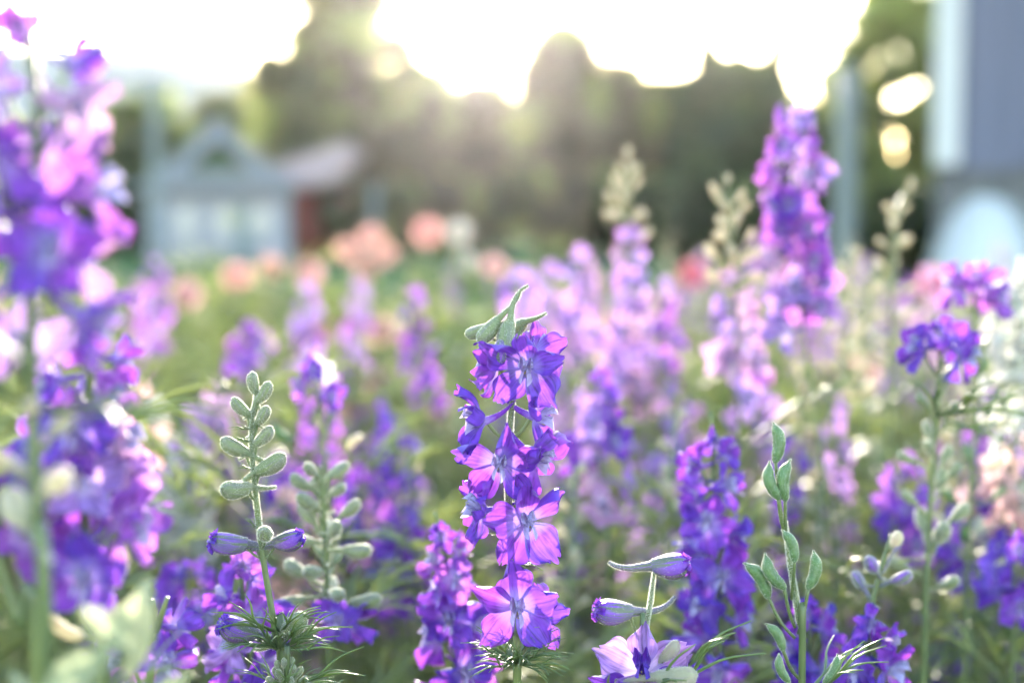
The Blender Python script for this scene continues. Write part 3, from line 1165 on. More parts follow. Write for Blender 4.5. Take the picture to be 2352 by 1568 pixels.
def hero():
    d = 0.478
    p = Plant('larkspur_plant', 'sharp violet larkspur spike in the centre with green buds at its top', LK,
              [(1158, 745), (1168, 800), (1178, 880), (1173, 960), (1167, 1040), (1168, 1140), (1172, 1240), (1178, 1340), (1185, 1450), (1188, 1568)], d, r=0.00115, hairy=True)
    u = MM * d
    F = [  # px, py, yaw, pitch, size, roll, depth mm towards camera, tilts, sizes
        (1212, 842, -8, -14, 1.02, -4, 9, [18, 6, 20, -6, 8], [0.95, 1.1, 0.9, 1.1, 1.05]),
        (1140, 838, -80, 12, 0.92, 10, 2, None, None),
        (1226, 812, 140, 20, 0.9, 0, -6, None, None),
        (1112, 968, -72, -5, 0.92, 8, 4, None, None),
        (1226, 958, 82, -8, 0.95, -8, 1, None, None),
        (1150, 1058, -6, -18, 1.02, -6, 10, [10, 2, 6, 10, 4], [1.0, 1.05, 1.0, 1.05, 1.05]),
        (1222, 1046, 60, -22, 1.0, 10, 3, [10, 12, 0, 20, 8], None),
        (1108, 1172, -66, 14, 0.92, -14, 3, None, None),
        (1206, 1196, 14, -8, 1.04, 8, 9, [20, 14, 2, 8, 4], [0.85, 1.08, 1.05, 1.1, 1.12]),
        (1186, 1392, 2, -8, 1.06, -2, 10, [6, 10, 18, 16, 6], [1.08, 1.1, 1.0, 1.08, 1.05]),
        (1238, 1418, 150, -20, 0.8, 0, -7, None, None),
    ]
    for px, py, yw, pt, sz, rl, dz, tl, szs in F:
        c = at(px, py, d - dz / 1000)
        p.flower(c, yaw_dir(R(yw), R(pt)), sz * 0.83, R(rl), 'violet', True, tilts=tl, sizes=szs, stem_drop=0.007)
    top = p.stem_at(at(0, 800, d).z)
    B = [  # base px, direction in the picture, depth, size, material
        (1143, 736, 222, 0.15, 1.0, 'bud_green', 0), (1170, 740, 267, 0.3, 1.05, 'bud_green', 1),
        (1150, 786, 275, 0.85, 0.80, 'bud_violet', 2), (1118, 752, 195, -0.3, 0.70, 'bud_green', 3), (1204, 742, 200, -0.9, 0.85, 'bud_green', 3)]
    for x, y, a, dp, sz, mt, v in B:
        dr = img_dir(a, dp)
        # the spur rises above the bud
        p.bud(at(x, y, d - 0.006 * dp), dr, sz, mt, 'bud', stalk=p.stem_at(at(0, 805, d).z), up=UP if abs(math.cos(R(a))) > 0.35 else RIGHT * 0.6 + UP * 0.2, v=v)
    for k in range(9):                        # whorl of thread leaves under the lowest flower
        a = k * 2.4
        p.leaf(p.stem_at(at(0, 1490 + 6 * k, d).z), yaw_dir(a, R(random.uniform(5, 35))), random.uniform(0.55, 0.8), random.uniform(-0.4, 0.4))
    for x, y, a in ((1100, 1440, 172), (1102, 1452, 184), (1262, 1450, 8), (1240, 1172, -8), (1235, 1275, -20), (1150, 1240, 150)):
        p.leaf(p.stem_at(at(0, y + 10, d).z), img_dir(a, 0.2), 0.45)
    p.leaves_below(at(0, 1580, d).z, 10)


hero()


def left_stalk():
    d = 0.487
    p = Plant('larkspur_plant', 'slender larkspur stalk of closed grey-green buds left of the central spike', LK,
              [(588, 905), (580, 960), (578, 1010), (582, 1080), (590, 1160), (604, 1280), (624, 1400), (638, 1490), (645, 1568)], d, r=0.0010, hairy=True)
    B = [  # where the bud meets its stalk, its direction in the picture, depth, size, material, kind
        (588, 903, 95, 0.1, 0.86, 'bud_green', 'young'), (592, 922, 62, 0.1, 0.92, 'bud_green', 'young'), (570, 952, 128, 0.1, 0.9, 'bud_green', 'young'),
        (592, 972, 62, 0.3, 0.85, 'bud_green', 'young'), (588, 1020, 52, 0.1, 0.95, 'bud_green', 'young'), (566, 1040, 145, 0.15, 0.95, 'bud_green', 'bud'),
        (592, 1083, 35, 0.1, 0.98, 'bud_green', 'bud'), (570, 1120, 170, 1.2, 1.0, 'bud_green', 'bud'), (566, 1250, 168, 0.25, 1.05, 'bud_violet', 'open'),
        (612, 1228, 80, 2.6, 0.95, 'bud_green', 'bud'), (632, 1248, 22, 0.2, 0.95, 'bud_violet', 'open'), (585, 1455, 150, 0.5, 1.15, 'bud_violet', 'open'),
        (650, 1455, 48, 0.4, 1.1, 'bud_green', 'bud')]
    for x, y, a, dp, sz, mt, kd in B:
        c = at(x, y, d - 0.002 * dp)
        p.bud(c, img_dir(a, dp), sz, mt, kind=kd, stalk=p.stem_at(c.z - 0.006))
    for x, y, a in ((600, 985, 10), (560, 985, 188), (570, 1015, 180), (560, 1085, 172), (600, 1105, 40), (580, 1225, 150)):
        p.leaf(p.stem_at(at(0, y, d).z), img_dir(a, 0.1), 0.28)
    for k in range(9):
        p.leaf(p.stem_at(at(0, 1455 + 12 * k, d).z), yaw_dir(k * 2.4, R(random.uniform(0, 40))), random.uniform(0.6, 1.0), random.uniform(-0.4, 0.4))
    p.leaves_below(at(0, 1580, d).z, 8)
    q = Plant('larkspur_plant', 'short larkspur tip with tight cluster of tiny green buds at the bottom edge', LK,
              [(655, 1525), (660, 1568), (662, 1640)], 0.475, r=0.0010)
    for k in range(16):
        a = k * 2.4
        z = q.stem_at(at(0, 1530 + 4.5 * k, 0.475).z)
        q.bud(z + yaw_dir(a, 0) * (0.0012 + 0.00022 * k), yaw_dir(a, R(75 - 3 * k)), 0.42 + 0.012 * k, 'bud_green', 'young', stalk=z - Vector((0, 0, 0.003)))
    q.leaves_below(at(0, 1560, 0.475).z, 16, 0.5, 0.8)


left_stalk()


def spurred_buds():
    d = 0.476
    p = Plant('larkspur_plant', 'two violet-streaked buds with long curved spurs on a thin stalk right of centre', LK,
              [(1503, 1312), (1494, 1380), (1484, 1440), (1478, 1490), (1474, 1568)], d, r=0.00085, hairy=True)
    p.bud(at(1500, 1300, d), img_dir(12, 0.25), 1.12, 'bud_violet', 'open', v=0)
    p.bud(at(1449, 1404, d), img_dir(170, 0.25), 1.12, 'bud_violet', 'open', v=1, stalk=at(1478, 1480, d))
    p.flower(at(1478, 1545, d - 0.004), yaw_dir(R(-10), R(32)), 1.0, R(6), 'lilac', True, centre='violet', tilts=[24, 4, 2, 14, 6])
    p.flower(at(1470, 1600, d - 0.006), yaw_dir(R(-30), R(0)), 1.0, 0, 'violet', True)
    p.bud(at(1522, 1512, d - 0.003), img_dir(58, 0.3), 0.95, 'bud_pale', 'young', stalk=at(1500, 1580, d))
    p.bud(at(1510, 1555, d - 0.012), img_dir(12, 0.3), 1.15, 'bud_pale', 'bud', stalk=at(1500, 1600, d), v=3)
    p.leaves_below(at(0, 1600, d).z, 8)


spurred_buds()


def pods():
    d = 0.49
    p = Plant('larkspur_plant', 'larkspur stalk of plump green seed pods right of the spurred buds', LK,
              [(1803, 1195), (1812, 1270), (1824, 1350), (1836, 1430), (1842, 1568)], d, r=0.0011, hairy=True)
    for bx, by, tx, ty, sx, sy, dz in [
            (1781, 1062, 1781, 968, 1801, 1215, 0), (1788, 1146, 1762, 1060, 1803, 1230, 0.004), (1803, 1150, 1810, 1053, 1805, 1235, 0.003),
            (1826, 1290, 1800, 1214, 1818, 1375, 0.008), (1766, 1372, 1713, 1288, 1826, 1465, 0.0), (1803, 1352, 1752, 1272, 1826, 1440, 0.004),
            (1856, 1352, 1874, 1264, 1834, 1455, 0.002), (1800, 1494, 1762, 1428, 1838, 1560, 0.006), (1812, 1566, 1785, 1500, 1842, 1600, 0.01), (1893, 1568, 1928, 1503, 1842, 1640, 0.005)]:
        b, t = at(bx, by, d - dz), at(tx, ty, d - dz + 0.001)
        l = (t - b).length
        p.bud(b, t - b, l / 0.0150, 'pod', 'pod', stalk=at(sx, sy, d), up=RIGHT)
    p.leaves_below(at(0, 1600, d).z, 8)


pods()


def spike(label, cols, stem, y0, y1, n, d, split=None, buds=None, pods_=None, size=1.0, r0=0.010, fb=0.0, leaves=4, phase=0.0, group=None, r=0.0012, top_open=0.6, name='larkspur_plant', centre='corolla'):
    split = d < 0.66 if split is None else split
    p = Plant(name, label, LK, stem, d, hi=d < 0.66, r=r, group=group)
    if n:
        p.spike(y0, y1, n, cols, split, r0=r0, size=size, fb=0, phase=phase, top_open=top_open, centre=centre) if False else \
            p.spike(y0, y1, n, cols, split, r0=r0, size=size, front_bias=fb, phase=phase, top_open=top_open, centre=centre)
    if buds:
        p.budset(*buds[:3], **(buds[3] if len(buds) > 3 else {}))
    if pods_:
        p.budset(*pods_[:3], **(pods_[3] if len(pods_) > 3 else {}))
    if leaves:
        p.leaves_below(at(0, y1 + 30, d).z, leaves)
    return p


V, MV, DV = ['violet', 'violet', 'magenta_violet'], ['magenta_violet', 'violet'], ['deep_violet', 'violet']
PB = dict(mats=('bud_pale', 'bud_green'))
# close and blurred, on the left
spike('large blurred violet larkspur spike rising out of the left edge', ['violet', 'magenta_violet', 'lilac', 'violet', 'pink_lilac'], [(70, 40), (85, 300), (75, 600), (70, 800), (85, 1200), (110, 1568)], 60, 830, 18, 0.305, True, size=0.92, r0=0.013,
      pods_=(880, 1250, 5, dict(mats=('bud_pale',), lift=20, size=1.0)), r=0.0014)
spike('blurred pinkish-violet larkspur behind the large left one, stem at its right', ['magenta_violet', 'violet', 'pink_lilac', 'lilac'], [(225, 740), (205, 900), (190, 1050), (200, 1250), (235, 1568)], 770, 1310, 19, 0.37, True, size=0.95,
      r0=0.012, pods_=(1330, 1560, 5, dict(mats=('bud_pale',), kind='pod')))
spike('blurred violet larkspur low at the left edge with thick slanting stem', V, [(-45, 1000), (-20, 1150), (5, 1290), (50, 1430), (95, 1568)], 1010, 1250, 6, 0.36, True, leaves=6, r=0.0022)
spike('small violet larkspur tip beside the big blurred leaves at the bottom left', V, [(385, 1370), (360, 1450), (345, 1568)], 1420, 1620, 7, 0.43, True, size=0.9, leaves=3, top_open=0.3)
spike('lilac and violet larkspur behind the stalk of closed buds', ['violet', 'lilac', 'magenta_violet'], [(548, 1240), (560, 1400), (575, 1568)], 1275, 1620, 13, 0.545, True, leaves=6)
spike('magenta-violet larkspur spike just left of the sharp central one', MV, [(998, 1175), (1030, 1300), (1040, 1420), (1045, 1568)], 1205, 1640, 17, 0.575, True, fb=0.2)
spike('deep violet larkspur spike between spurred buds and tall right spike', DV + ['violet'], [(1633, 945), (1640, 1150), (1648, 1350), (1655, 1568)], 985, 1520, 20, 0.60, True, fb=0.15)
spike('blue-violet larkspur with pale buds above it, right of the seed pods', ['deep_violet'], [(2048, 1225), (2020, 1320), (1998, 1420), (1990, 1568)], 1400, 1640, 9, 0.555, True, fb=0.4,
      buds=(1235, 1370, 5, dict(mats=('bud_violet', 'bud_pale'), size=1.0)))
spike('dark blue-violet larkspur directly behind the seed pod stalk', ['deep_violet'], [(1850, 1330), (1850, 1450), (1855, 1568)], 1380, 1640, 9, 0.60, True, fb=0.3)
# right half
spike('tallest violet larkspur spike at the right against the dark trees', MV + ['lilac', 'magenta_violet', 'pink_lilac'], [(1822, 215), (1828, 400), (1835, 600), (1845, 760), (1880, 1000), (1910, 1250), (1930, 1568)], 240, 750, 44, 0.80, size=1.08, r0=0.013, leaves=6)
spike('small violet larkspur flowers above green pods near the right edge', DV, [(2140, 720), (2160, 790), (2150, 950), (2135, 1200), (2120, 1568)], 755, 825, 5, 0.63, True, r0=0.014,
      pods_=(870, 1330, 17, dict(kind='bud', mats=('bud_green',), r0=0.011)))
spike('violet larkspur tip over long pods at the right edge', MV, [(2245, 600), (2235, 720), (2245, 900), (2225, 1200), (2215, 1568)], 620, 705, 5, 0.70, True, r0=0.012,
      pods_=(800, 1330, 18, dict(kind='pod', mats=('bud_pale', 'pod'), r0=0.012)))
spike('pale lilac larkspur with tall cream bud tip right of the centre', ['lilac', 'pink_lilac'], [(1442, 362), (1440, 520), (1448, 760), (1455, 1100)], 535, 900, 26, 1.02, buds=(370, 535, 17, dict(mats=('bud_pale',), r0=0.009, size=1.2)))
spike('cream bud stalk left of the tallest violet spike', ['lilac', 'pink_lilac'], [(1662, 400), (1680, 500), (1690, 700), (1700, 1100)], 640, 900, 13, 0.84, buds=(405, 660, 20, dict(mats=('bud_pale',), r0=0.010, size=1.15)))
spike('cream bud stalk bending right in front of the barn', ['lilac'], [(2100, 420), (2062, 480), (2050, 650), (2040, 900), (2040, 1200)], 0, 900, 0, 0.94, buds=(425, 800, 20, dict(mats=('bud_pale',), r0=0.010, size=1.1)), r=0.0017)
spike('cream bud stalk between the tallest violet spike and the barn', ['lilac'], [(1955, 560), (1945, 700), (1940, 900), (1945, 1200)], 0, 900, 0, 0.98, buds=(570, 900, 20, dict(mats=('bud_pale',), r0=0.011, size=1.1)))
spike('second cream bud stalk right behind the tallest violet spike', ['lilac'], [(2000, 600), (1990, 750), (1985, 1000), (1990, 1200)], 0, 930, 0, 1.05, buds=(610, 950, 18, dict(mats=('bud_pale', 'bud_green'), r0=0.012, size=1.1)))
spike('lilac-violet larkspur spike just right of the central one', ['lilac', 'violet', 'pink_lilac'], [(1365, 835), (1370, 1000), (1395, 1200), (1400, 1400)], 860, 1150, 20, 0.76, r0=0.012)
spike('pale lilac larkspur spike left of the cream tipped one', ['lilac', 'pink_lilac'], [(1335, 550), (1335, 750), (1345, 1050)], 575, 880, 22, 1.10, r0=0.013)
spike('pinkish lilac larkspur spike right of the cream tipped one', ['lilac', 'pink_lilac', 'magenta_violet'], [(1515, 625), (1512, 800), (1505, 1100)], 645, 990, 24, 1.12, r0=0.013)
spike('soft pink-lilac larkspur behind the buds of the central spike', ['pink_lilac', 'lilac'], [(1255, 590), (1258, 760), (1265, 1000)], 605, 820, 16, 1.3, r0=0.013)
spike('blue-violet larkspur tip behind the top of the central spike', ['violet', 'lilac'], [(1185, 605), (1190, 700), (1190, 900)], 625, 720, 7, 1.15, r0=0.014)
spike('rose pink larkspur among the pale lilac ones', ['rose', 'pink_lilac'], [(1425, 690), (1425, 850), (1430, 1100)], 700, 850, 12, 1.2, r0=0.014)
spike('white larkspur spike at the right edge', ['white_petal'], [(2345, 590), (2338, 760), (2325, 1000), (2315, 1300)], 620, 960, 28, 0.80, r0=0.014, centre='white_petal')
spike('salmon pink larkspur at the right edge below the white one', ['rose', 'white_petal'], [(2335, 960), (2320, 1100), (2300, 1300)], 990, 1240, 16, 0.74, r0=0.014, centre='white_petal')
spike('violet larkspur behind the pods near the right edge', V, [(2085, 1020), (2080, 1150), (2085, 1400)], 1050, 1260, 12, 0.78, r0=0.012)
spike('deep blue-violet larkspur low at the right edge', DV, [(2330, 1200), (2330, 1350), (2325, 1568)], 1230, 1400, 8, 0.66, False, r0=0.012)
spike('violet larkspur among long pods at the lower right', DV, [(2240, 1080), (2240, 1250), (2235, 1500)], 1110, 1380, 10, 0.74, r0=0.012)
spike('mauve larkspur low behind the deep violet spike', ['lilac', 'magenta_violet'], [(1720, 770), (1725, 950), (1730, 1200)], 800, 1060, 16, 1.0, r0=0.013)
# left half, farther back
spike('slim violet larkspur spike with gaps left of the central one', ['violet', 'magenta_violet'], [(950, 645), (955, 760), (975, 900), (985, 1100)], 665, 930, 16, 1.15, r0=0.009, size=0.92)
spike('mauve larkspur under the coral flower cluster', ['magenta_violet', 'lilac'], [(820, 630), (818, 760), (815, 1000)], 645, 860, 16, 1.45, r0=0.011, size=0.92)
spike('mauve larkspur left of the one under the coral cluster', ['lilac', 'magenta_violet'], [(705, 640), (705, 760), (710, 1000)], 655, 860, 15, 1.4, r0=0.011)
spike('blurred mauve larkspur standing before the white cottage', ['magenta_violet', 'lilac'], [(362, 580), (355, 680), (345, 900)], 595, 810, 18, 1.6, r0=0.012)
spike('short violet larkspur between cottage lawn and bud stalk', V, [(572, 725), (572, 800), (575, 1000)], 740, 840, 8, 1.2, r0=0.012)
spike('small violet larkspur tip right above the second bud stalk', V + ['white_petal'], [(708, 812), (728, 880), (738, 1000), (752, 1120), (760, 1568)], 835, 910, 5, 0.70, False, r0=0.008, size=0.75,
      pods_=(960, 1030, 4, dict(kind='pod', mats=('pod', 'bud_pale'), r0=0.014)))
spike('second stalk of pale green buds, softly blurred, right of the sharp one', V, [(735, 1070), (745, 1200), (752, 1400), (758, 1568)], 1400, 1450, 2, 0.575, True, r0=0.012,
      buds=(1075, 1400, 20, dict(mats=('bud_green',), r0=0.010, size_top=0.8, lift=15)))
spike('white larkspur spike low left behind the blurred foreground', ['white_petal'], [(425, 1000), (432, 1120), (440, 1400)], 1020, 1260, 18, 0.85, r0=0.012, centre='white_petal')
spike('cream pink larkspur left of the white low spike', ['white_petal', 'rose'], [(335, 870), (338, 1000), (345, 1300)], 890, 1110, 14, 1.0, r0=0.012, centre='white_petal')
spike('pale pink larkspur behind the sharp bud stalk', ['pink_lilac'], [(495, 885), (498, 1020), (505, 1300)], 905, 1130, 16, 0.98, r0=0.012)
spike('violet larkspur between both bud stalks', V, [(660, 1010), (650, 1150), (655, 1400)], 1040, 1240, 12, 0.86, r0=0.011)
spike('slim violet larkspur right of the second bud stalk', V, [(830, 1040), (832, 1180), (835, 1450)], 1070, 1310, 13, 0.84, r0=0.010)
spike('violet larkspur in the gap left of the magenta spike', V, [(915, 1150), (915, 1280), (915, 1500)], 1180, 1400, 12, 0.80, r0=0.011)
spike('deep violet larkspur low behind the small left tip', DV, [(428, 1270), (430, 1380), (430, 1568)], 1290, 1500, 11, 0.70, r0=0.011)


# ------------------------------------------------------------------ big blurred leaves at the bottom left
def broad_leaf_plant():
    d = 0.30
    b = at(210, 1900, d)
    b.z = 0.0
    r = root('leafy_weed', b)
    tag(r, 'pale blurred broad leaves close to the lens at the bottom left', 'plant')
    tips = [(180, 1390, 300, 1500, 0.0), (250, 1480, 90, 1640, -0.01), (330, 1330, 300, 1560, 0.02), (20, 1540, 90, 1640, 0.01), (430, 1545, 330, 1640, 0.03)]
    st = [Vector((0, 0, 0)), Vector((0.0, 0.01, 0.45)), at(200, 1640, d) - b]
    put('stem', mesh('stem', tube(curve(st, 16), np.linspace(0.004, 0.002, 16), 8), ['stem']), r)
    for k, (tx, ty, bx, by, dz) in enumerate(tips):
        p0, p1 = at(bx, by, d + dz) - b, at(tx, ty, d + dz) - b
        l = (p1 - p0).length
        t = petal(l, l * 0.5, 200 + k, 10, 8, 0.18, -0.2, 0.03, 0.0)
        M = Matrix.Translation(p0) @ along(p1 - p0, (0, -1, 0.4)) @ Matrix.Rotation(R(-90), 4, 'Z')
        put('leaf', mesh('leaf', t.tf(M), ['broad_leaf']), r)
        put('leaf_stalk', mesh('leaf_stalk', tube(curve([st[2] - Vector((0, 0, 0.03)), (p0 + st[2]) / 2, p0], 6), 0.0012, 6), ['stem']), r)


broad_leaf_plant()

# ------------------------------------------------------------------ coral flowers behind
def zinnia_head(seed):
    g = random.Random(seed)
    ts = []
    for ring, (n, l, tilt, z) in enumerate([(14, 0.024, 4, 0.0), (12, 0.020, 28, 0.003), (9, 0.014, 52, 0.006)]):
        for k in range(n):
            p = petal(l, l * 0.5, seed * 50 + k % 5, 4, 4, 0.15, 0.1, 0.05, 0.02)
            ts.append(p.tf(Matrix.Rotation(2 * math.pi * (k + 0.5 * ring) / n, 4, 'Z') @ Matrix.Translation((0, 0.003, z)) @ Matrix.Rotation(R(tilt + g.gauss(0, 6)), 4, 'X')))
    ts.append(tube([(0, 0, 0.002), (0, 0, 0.007), (0, 0, 0.011)], [0.006, 0.006, 0.002], 8, 1))
    return join(ts)


ZH = [zinnia_head(k) for k in range(3)]


def zinnia(label, px, py, d, col, size=1.0):
    c = at(px, py, d)
    b = Vector((c.x + random.uniform(-0.03, 0.03), c.y + random.uniform(-0.03, 0.03), 0))
    r = root('round_flower', b)
    tag(r, label, 'flower', 'round coral and pink flowers behind the larkspurs')
    l = c - b
    P = curve([(0, 0, 0), (l.x * 0.3, l.y * 0.3, l.z * 0.5), tuple(l)], 14)
    put('stem', mesh('stem', tube(P, 0.0022, 6), ['stem']), r)
    v = random.randrange(3)
    a = random.uniform(-0.8, 0.8)
    put('flower_head', shared(('zin', v, col), lambda: mesh('flower_head', ZH[v], [col, col])), r, Matrix.Translation(l) @ face(yaw_dir(a * 0.7, R(random.uniform(0, 35)))) @ Matrix.Scale(size * 0.88, 4))
    for k in range(8):
        z = l.z * (0.3 + 0.075 * k)
        i = int(np.argmin(np.abs(P[:, 2] - z)))
        t = petal(0.055, 0.022, 300 + k, 5, 4, 0.15, -0.3, 0.02, 0)
        M = Matrix.Translation(Vector(P[i])) @ face((0, 0, 1)) @ Matrix.Rotation(k * 1.57 + a, 4, 'Z') @ Matrix.Rotation(R(30), 4, 'X')
        put('leaf', shared(('zl', k), lambda: mesh('leaf', t, ['broad_leaf'])), r, M)


for lb, px, py, d, cl, sz in [
        ('round coral flower in front of the lawn, second from the cottage corner', 545, 637, 2.1, 'coral', 1.0),
        ('round faded coral flower just right of the cottage lawn one', 620, 615, 2.4, 'coral', 1.0),
        ('flat pale coral flower above the left mauve larkspur', 712, 628, 2.2, 'rose', 1.05),
        ('round pale coral flower right of the mauve larkspur at the cottage', 428, 678, 2.0, 'rose', 1.0),
        ('left coral flower of the cluster by the dark bush', 800, 580, 2.2, 'coral', 1.0),
        ('top coral flower of the cluster by the dark bush', 852, 548, 2.3, 'coral', 1.0),
        ('right coral flower of the cluster by the dark bush', 885, 590, 2.2, 'coral', 1.0),
        ('lowest coral flower of the cluster by the dark bush', 848, 610, 2.1, 'coral', 1.0),
        ('single coral flower standing high right of the coral cluster', 982, 535, 2.3, 'coral', 1.1),
        ('cream flower beside the single high coral one', 1055, 535, 2.3, 'white_petal', 1.0),
        ('second cream flower below the high cream one', 1065, 600, 2.1, 'white_petal', 0.9),
        ('peach flower above the small violet tip', 730, 752, 1.7, 'coral', 0.75),
        ('flat pale peach flower right of the mauve larkspur', 878, 762, 1.8, 'rose', 0.95),
        ('pale pink flower low between the mauve and slim violet larkspurs', 868, 868, 1.6, 'rose', 0.85),
        ('dull pink flower left of the pale peach low one', 812, 940, 1.5, 'rose', 0.8),
        ('pale pink flower low right of the slim violet larkspur', 1010, 950, 1.4, 'rose', 0.6),
        ('pale peach flower behind the top of the central buds', 1135, 615, 2.2, 'rose', 0.9),
        ('cerise flower left of the cream bud stalk', 1590, 630, 2.2, 'cerise', 1.0),
        ('cerise flower in front of the white tunnel', 2150, 655, 2.0, 'cerise', 1.1),
        ('soft pink flower below the tallest violet spike at its right', 1985, 840, 1.3, 'rose', 0.7)]:
    zinnia(lb, px, py, d, cl, sz)


# ------------------------------------------------------------------ the rest of the bed: larkspurs too blurred to show single flowers
def far_spike(seed, col_centre, n=17, ln=0.17):
    g = random.Random(seed)
    ts = []
    for k in range(n):
        t = (k + 0.5) / n
        a = k * 2.4 + g.gauss(0, 0.3)
        dr = yaw_dir(a, R(g.gauss(5, 12)))
        M = Matrix.Translation(Vector((dr.x, dr.y, 0)).normalized() * 0.009 + Vector((0, 0, -ln * t))) @ face(dr, roll=g.gauss(0, 0.3)) @ Matrix.Scale(g.uniform(0.65, 0.95) * (0.6 + 0.4 * min(1, t * 3)), 4)
        ts.append(COR_LO.tf(M))
        for q in ANG:
            p = PET_LO[g.randrange(4)].slot(1)
            ts.append(p.tf(M @ Matrix.Rotation(R(q), 4, 'Z') @ Matrix.Rotation(R(g.gauss(16, 18)), 4, 'X')))
    return join(ts)


def far_buds(seed, n=16, ln=0.12):
    g = random.Random(seed)
    ts = []
    for k in range(n):
        t = (k + 0.5) / n
        dr = yaw_dir(k * 2.4 + g.gauss(0, 0.3), R(60 - 30 * t + g.gauss(0, 8)))
        ts.append(BUD_LO[k % 2].tf(Matrix.Translation(Vector((dr.x, dr.y, 0)) * 0.010 * (0.3 + t) + Vector((0, 0, -ln * t))) @ along(dr) @ Matrix.Scale(g.uniform(0.8, 1.2) * (0.7 + 0.4 * t), 4)))
    return join(ts)


def far_leaves(seed, n, h):
    g = random.Random(seed)
    ts = []
    for k in range(n):
        dr = yaw_dir(k * 2.4 + g.random(), R(g.uniform(5, 45)))
        ts.append(LEAF_LO[k % 4].tf(Matrix.Translation((0, 0, -h * (k + g.random()) / n)) @ along(dr) @ Matrix.Rotation(R(-90), 4, 'Z') @ Matrix.Scale(g.uniform(1.0, 1.9), 4)))
    return join(ts)


SP = {}
FS = [far_spike(k, None) for k in range(4)]
FB = [far_buds(k) for k in range(3)]
FLV = [far_leaves(k, 16, 0.5) for k in range(3)]
WORD = {'violet': 'violet', 'deep_violet': 'deep blue-violet', 'magenta_violet': 'magenta-violet', 'lilac': 'pale lilac', 'pink_lilac': 'pinkish lilac', 'white_petal': 'white', 'rose': 'pale rose'}


MARKS = [(80, 'the large left larkspur'), (335, 'the white low spike'), (580, 'the sharp bud stalk'), (750, 'the second bud stalk'), (960, 'the slim violet larkspur'), (1175, 'the central spike'),
         (1390, 'the lilac-violet spike'), (1510, 'the spurred buds'), (1640, 'the deep violet spike'), (1830, 'the tallest spike'), (2055, 'the bent cream bud stalk'), (2240, 'the right edge pods')]


USED = set()


def far_plant(x, y, h, col, budded, side, slim=False):
    r = root('larkspur_plant', (x, y, 0))
    px = 1176 + x / (y * math.cos(PITCH)) * 50 * S
    mk = min(MARKS, key=lambda q: abs(q[0] - px))
    side = 'straight behind' if abs(px - mk[0]) < 35 else ('left of' if px < mk[0] else 'right of')
    zone = 'near' if y < 1.15 else ('farther' if y < 1.9 else ('distant' if y < 3.0 else 'very distant'))
    ht = 'tall ' if h > 0.86 else ('low ' if h < 0.76 else '')
    what = 'pale green bud stalk' if budded else f'{WORD[col]} larkspur spike'
    lb = f'blurred {zone} {ht}{what} {side} {mk[1]}'
    for extra in ('smaller', 'slimmer', 'fainter', 'softer', 'sparser', 'narrower'):
        if lb not in USED:
            break
        lb = f'{extra} blurred {zone} {ht}{what} {side} {mk[1]}'
    USED.add(lb)
    tag(r, lb, LK, 'blurred larkspurs ' + ('in the middle of the bed' if y < 1.9 else 'at the back of the bed'))
    lean = Vector((random.gauss(0, 0.05), random.gauss(0, 0.03), h))
    st = shared(('fst', random.randrange(3)), lambda: mesh('stem', tube(curve([(0, 0, 0), (0.006, 0.004, 0.5), (0, 0, 1)], 8), np.linspace(0.0022, 0.0012, 8), 5), ['stem']))
    q = Vector((0, 0, 1)).rotation_difference(lean)
    Mq = q.to_matrix().to_4x4()
    put('stem', st, r, Mq @ Matrix.Diagonal((1, 1, lean.length, 1)))
    Mt = Matrix.Translation(lean) @ Mq
    sc = random.uniform(0.62, 0.8) if slim else random.uniform(0.8, 1.05)
    if budded:
        v = random.randrange(3)
        put('bud_spike', shared(('fb', v), lambda: mesh('bud_spike', FB[v], ['bud_pale'])), r, Mt @ Matrix.Rotation(random.uniform(0, 6.28), 4, 'Z') @ Matrix.Scale(sc * 1.3, 4))
    else:
        v = random.randrange(4)
        put('flower_spike', shared(('fs', v, col), lambda: mesh('flower_spike', FS[v], ['corolla', col])), r,
            Mt @ Matrix.Rotation(random.uniform(0, 6.28), 4, 'Z') @ Matrix.Diagonal((sc, sc, sc * (random.uniform(1.2, 1.9) if slim else random.uniform(0.7, 1.2)), 1)))
    v2 = random.randrange(3)
    put('foliage', shared(('fl', v2), lambda: mesh('foliage', FLV[v2], ['feather_leaf'])), r, Matrix.Translation(lean * 0.72) @ Matrix.Rotation(random.uniform(0, 6.28), 4, 'Z'))


pal_l = ['lilac', 'magenta_violet', 'violet', 'pink_lilac', 'pink_lilac', 'white_petal', 'rose']
pal_c = ['violet', 'magenta_violet', 'violet', 'lilac', 'pink_lilac', 'deep_violet']
pal_r = ['violet', 'lilac', 'deep_violet', 'magenta_violet', 'pink_lilac']
cnt = 0
while cnt < 160:
    y = 0.78 + 4.2 * random.random() ** 1.7
    half = y * 0.36 + 0.05
    x = random.uniform(-half, half)
    f = x / half
    if y > 3.0 and f < -0.25:
        continue
    if y > 1.3 and f < 0.0 and random.random() < 0.72:
        continue
    if y < 1.3 and f < 0.05 and random.random() < 0.6:
        continue
    pal = pal_l if f < -0.25 else (pal_c if f < 0.3 else pal_r)
    top = 0.80 if y < 1.4 else 0.85
    h = random.gauss(top, 0.045)
    h = min(h, 0.95 - 0.02 * y if f < 0.2 else 0.97)
    bud_ = random.random() < (0.32 if f < 0.2 else 0.66)
    far_plant(x, y, h, random.choice(pal), bud_, 'on the left side' if f < -0.3 else ('in the middle' if f < 0.3 else 'on the right side'))
    cnt += 1


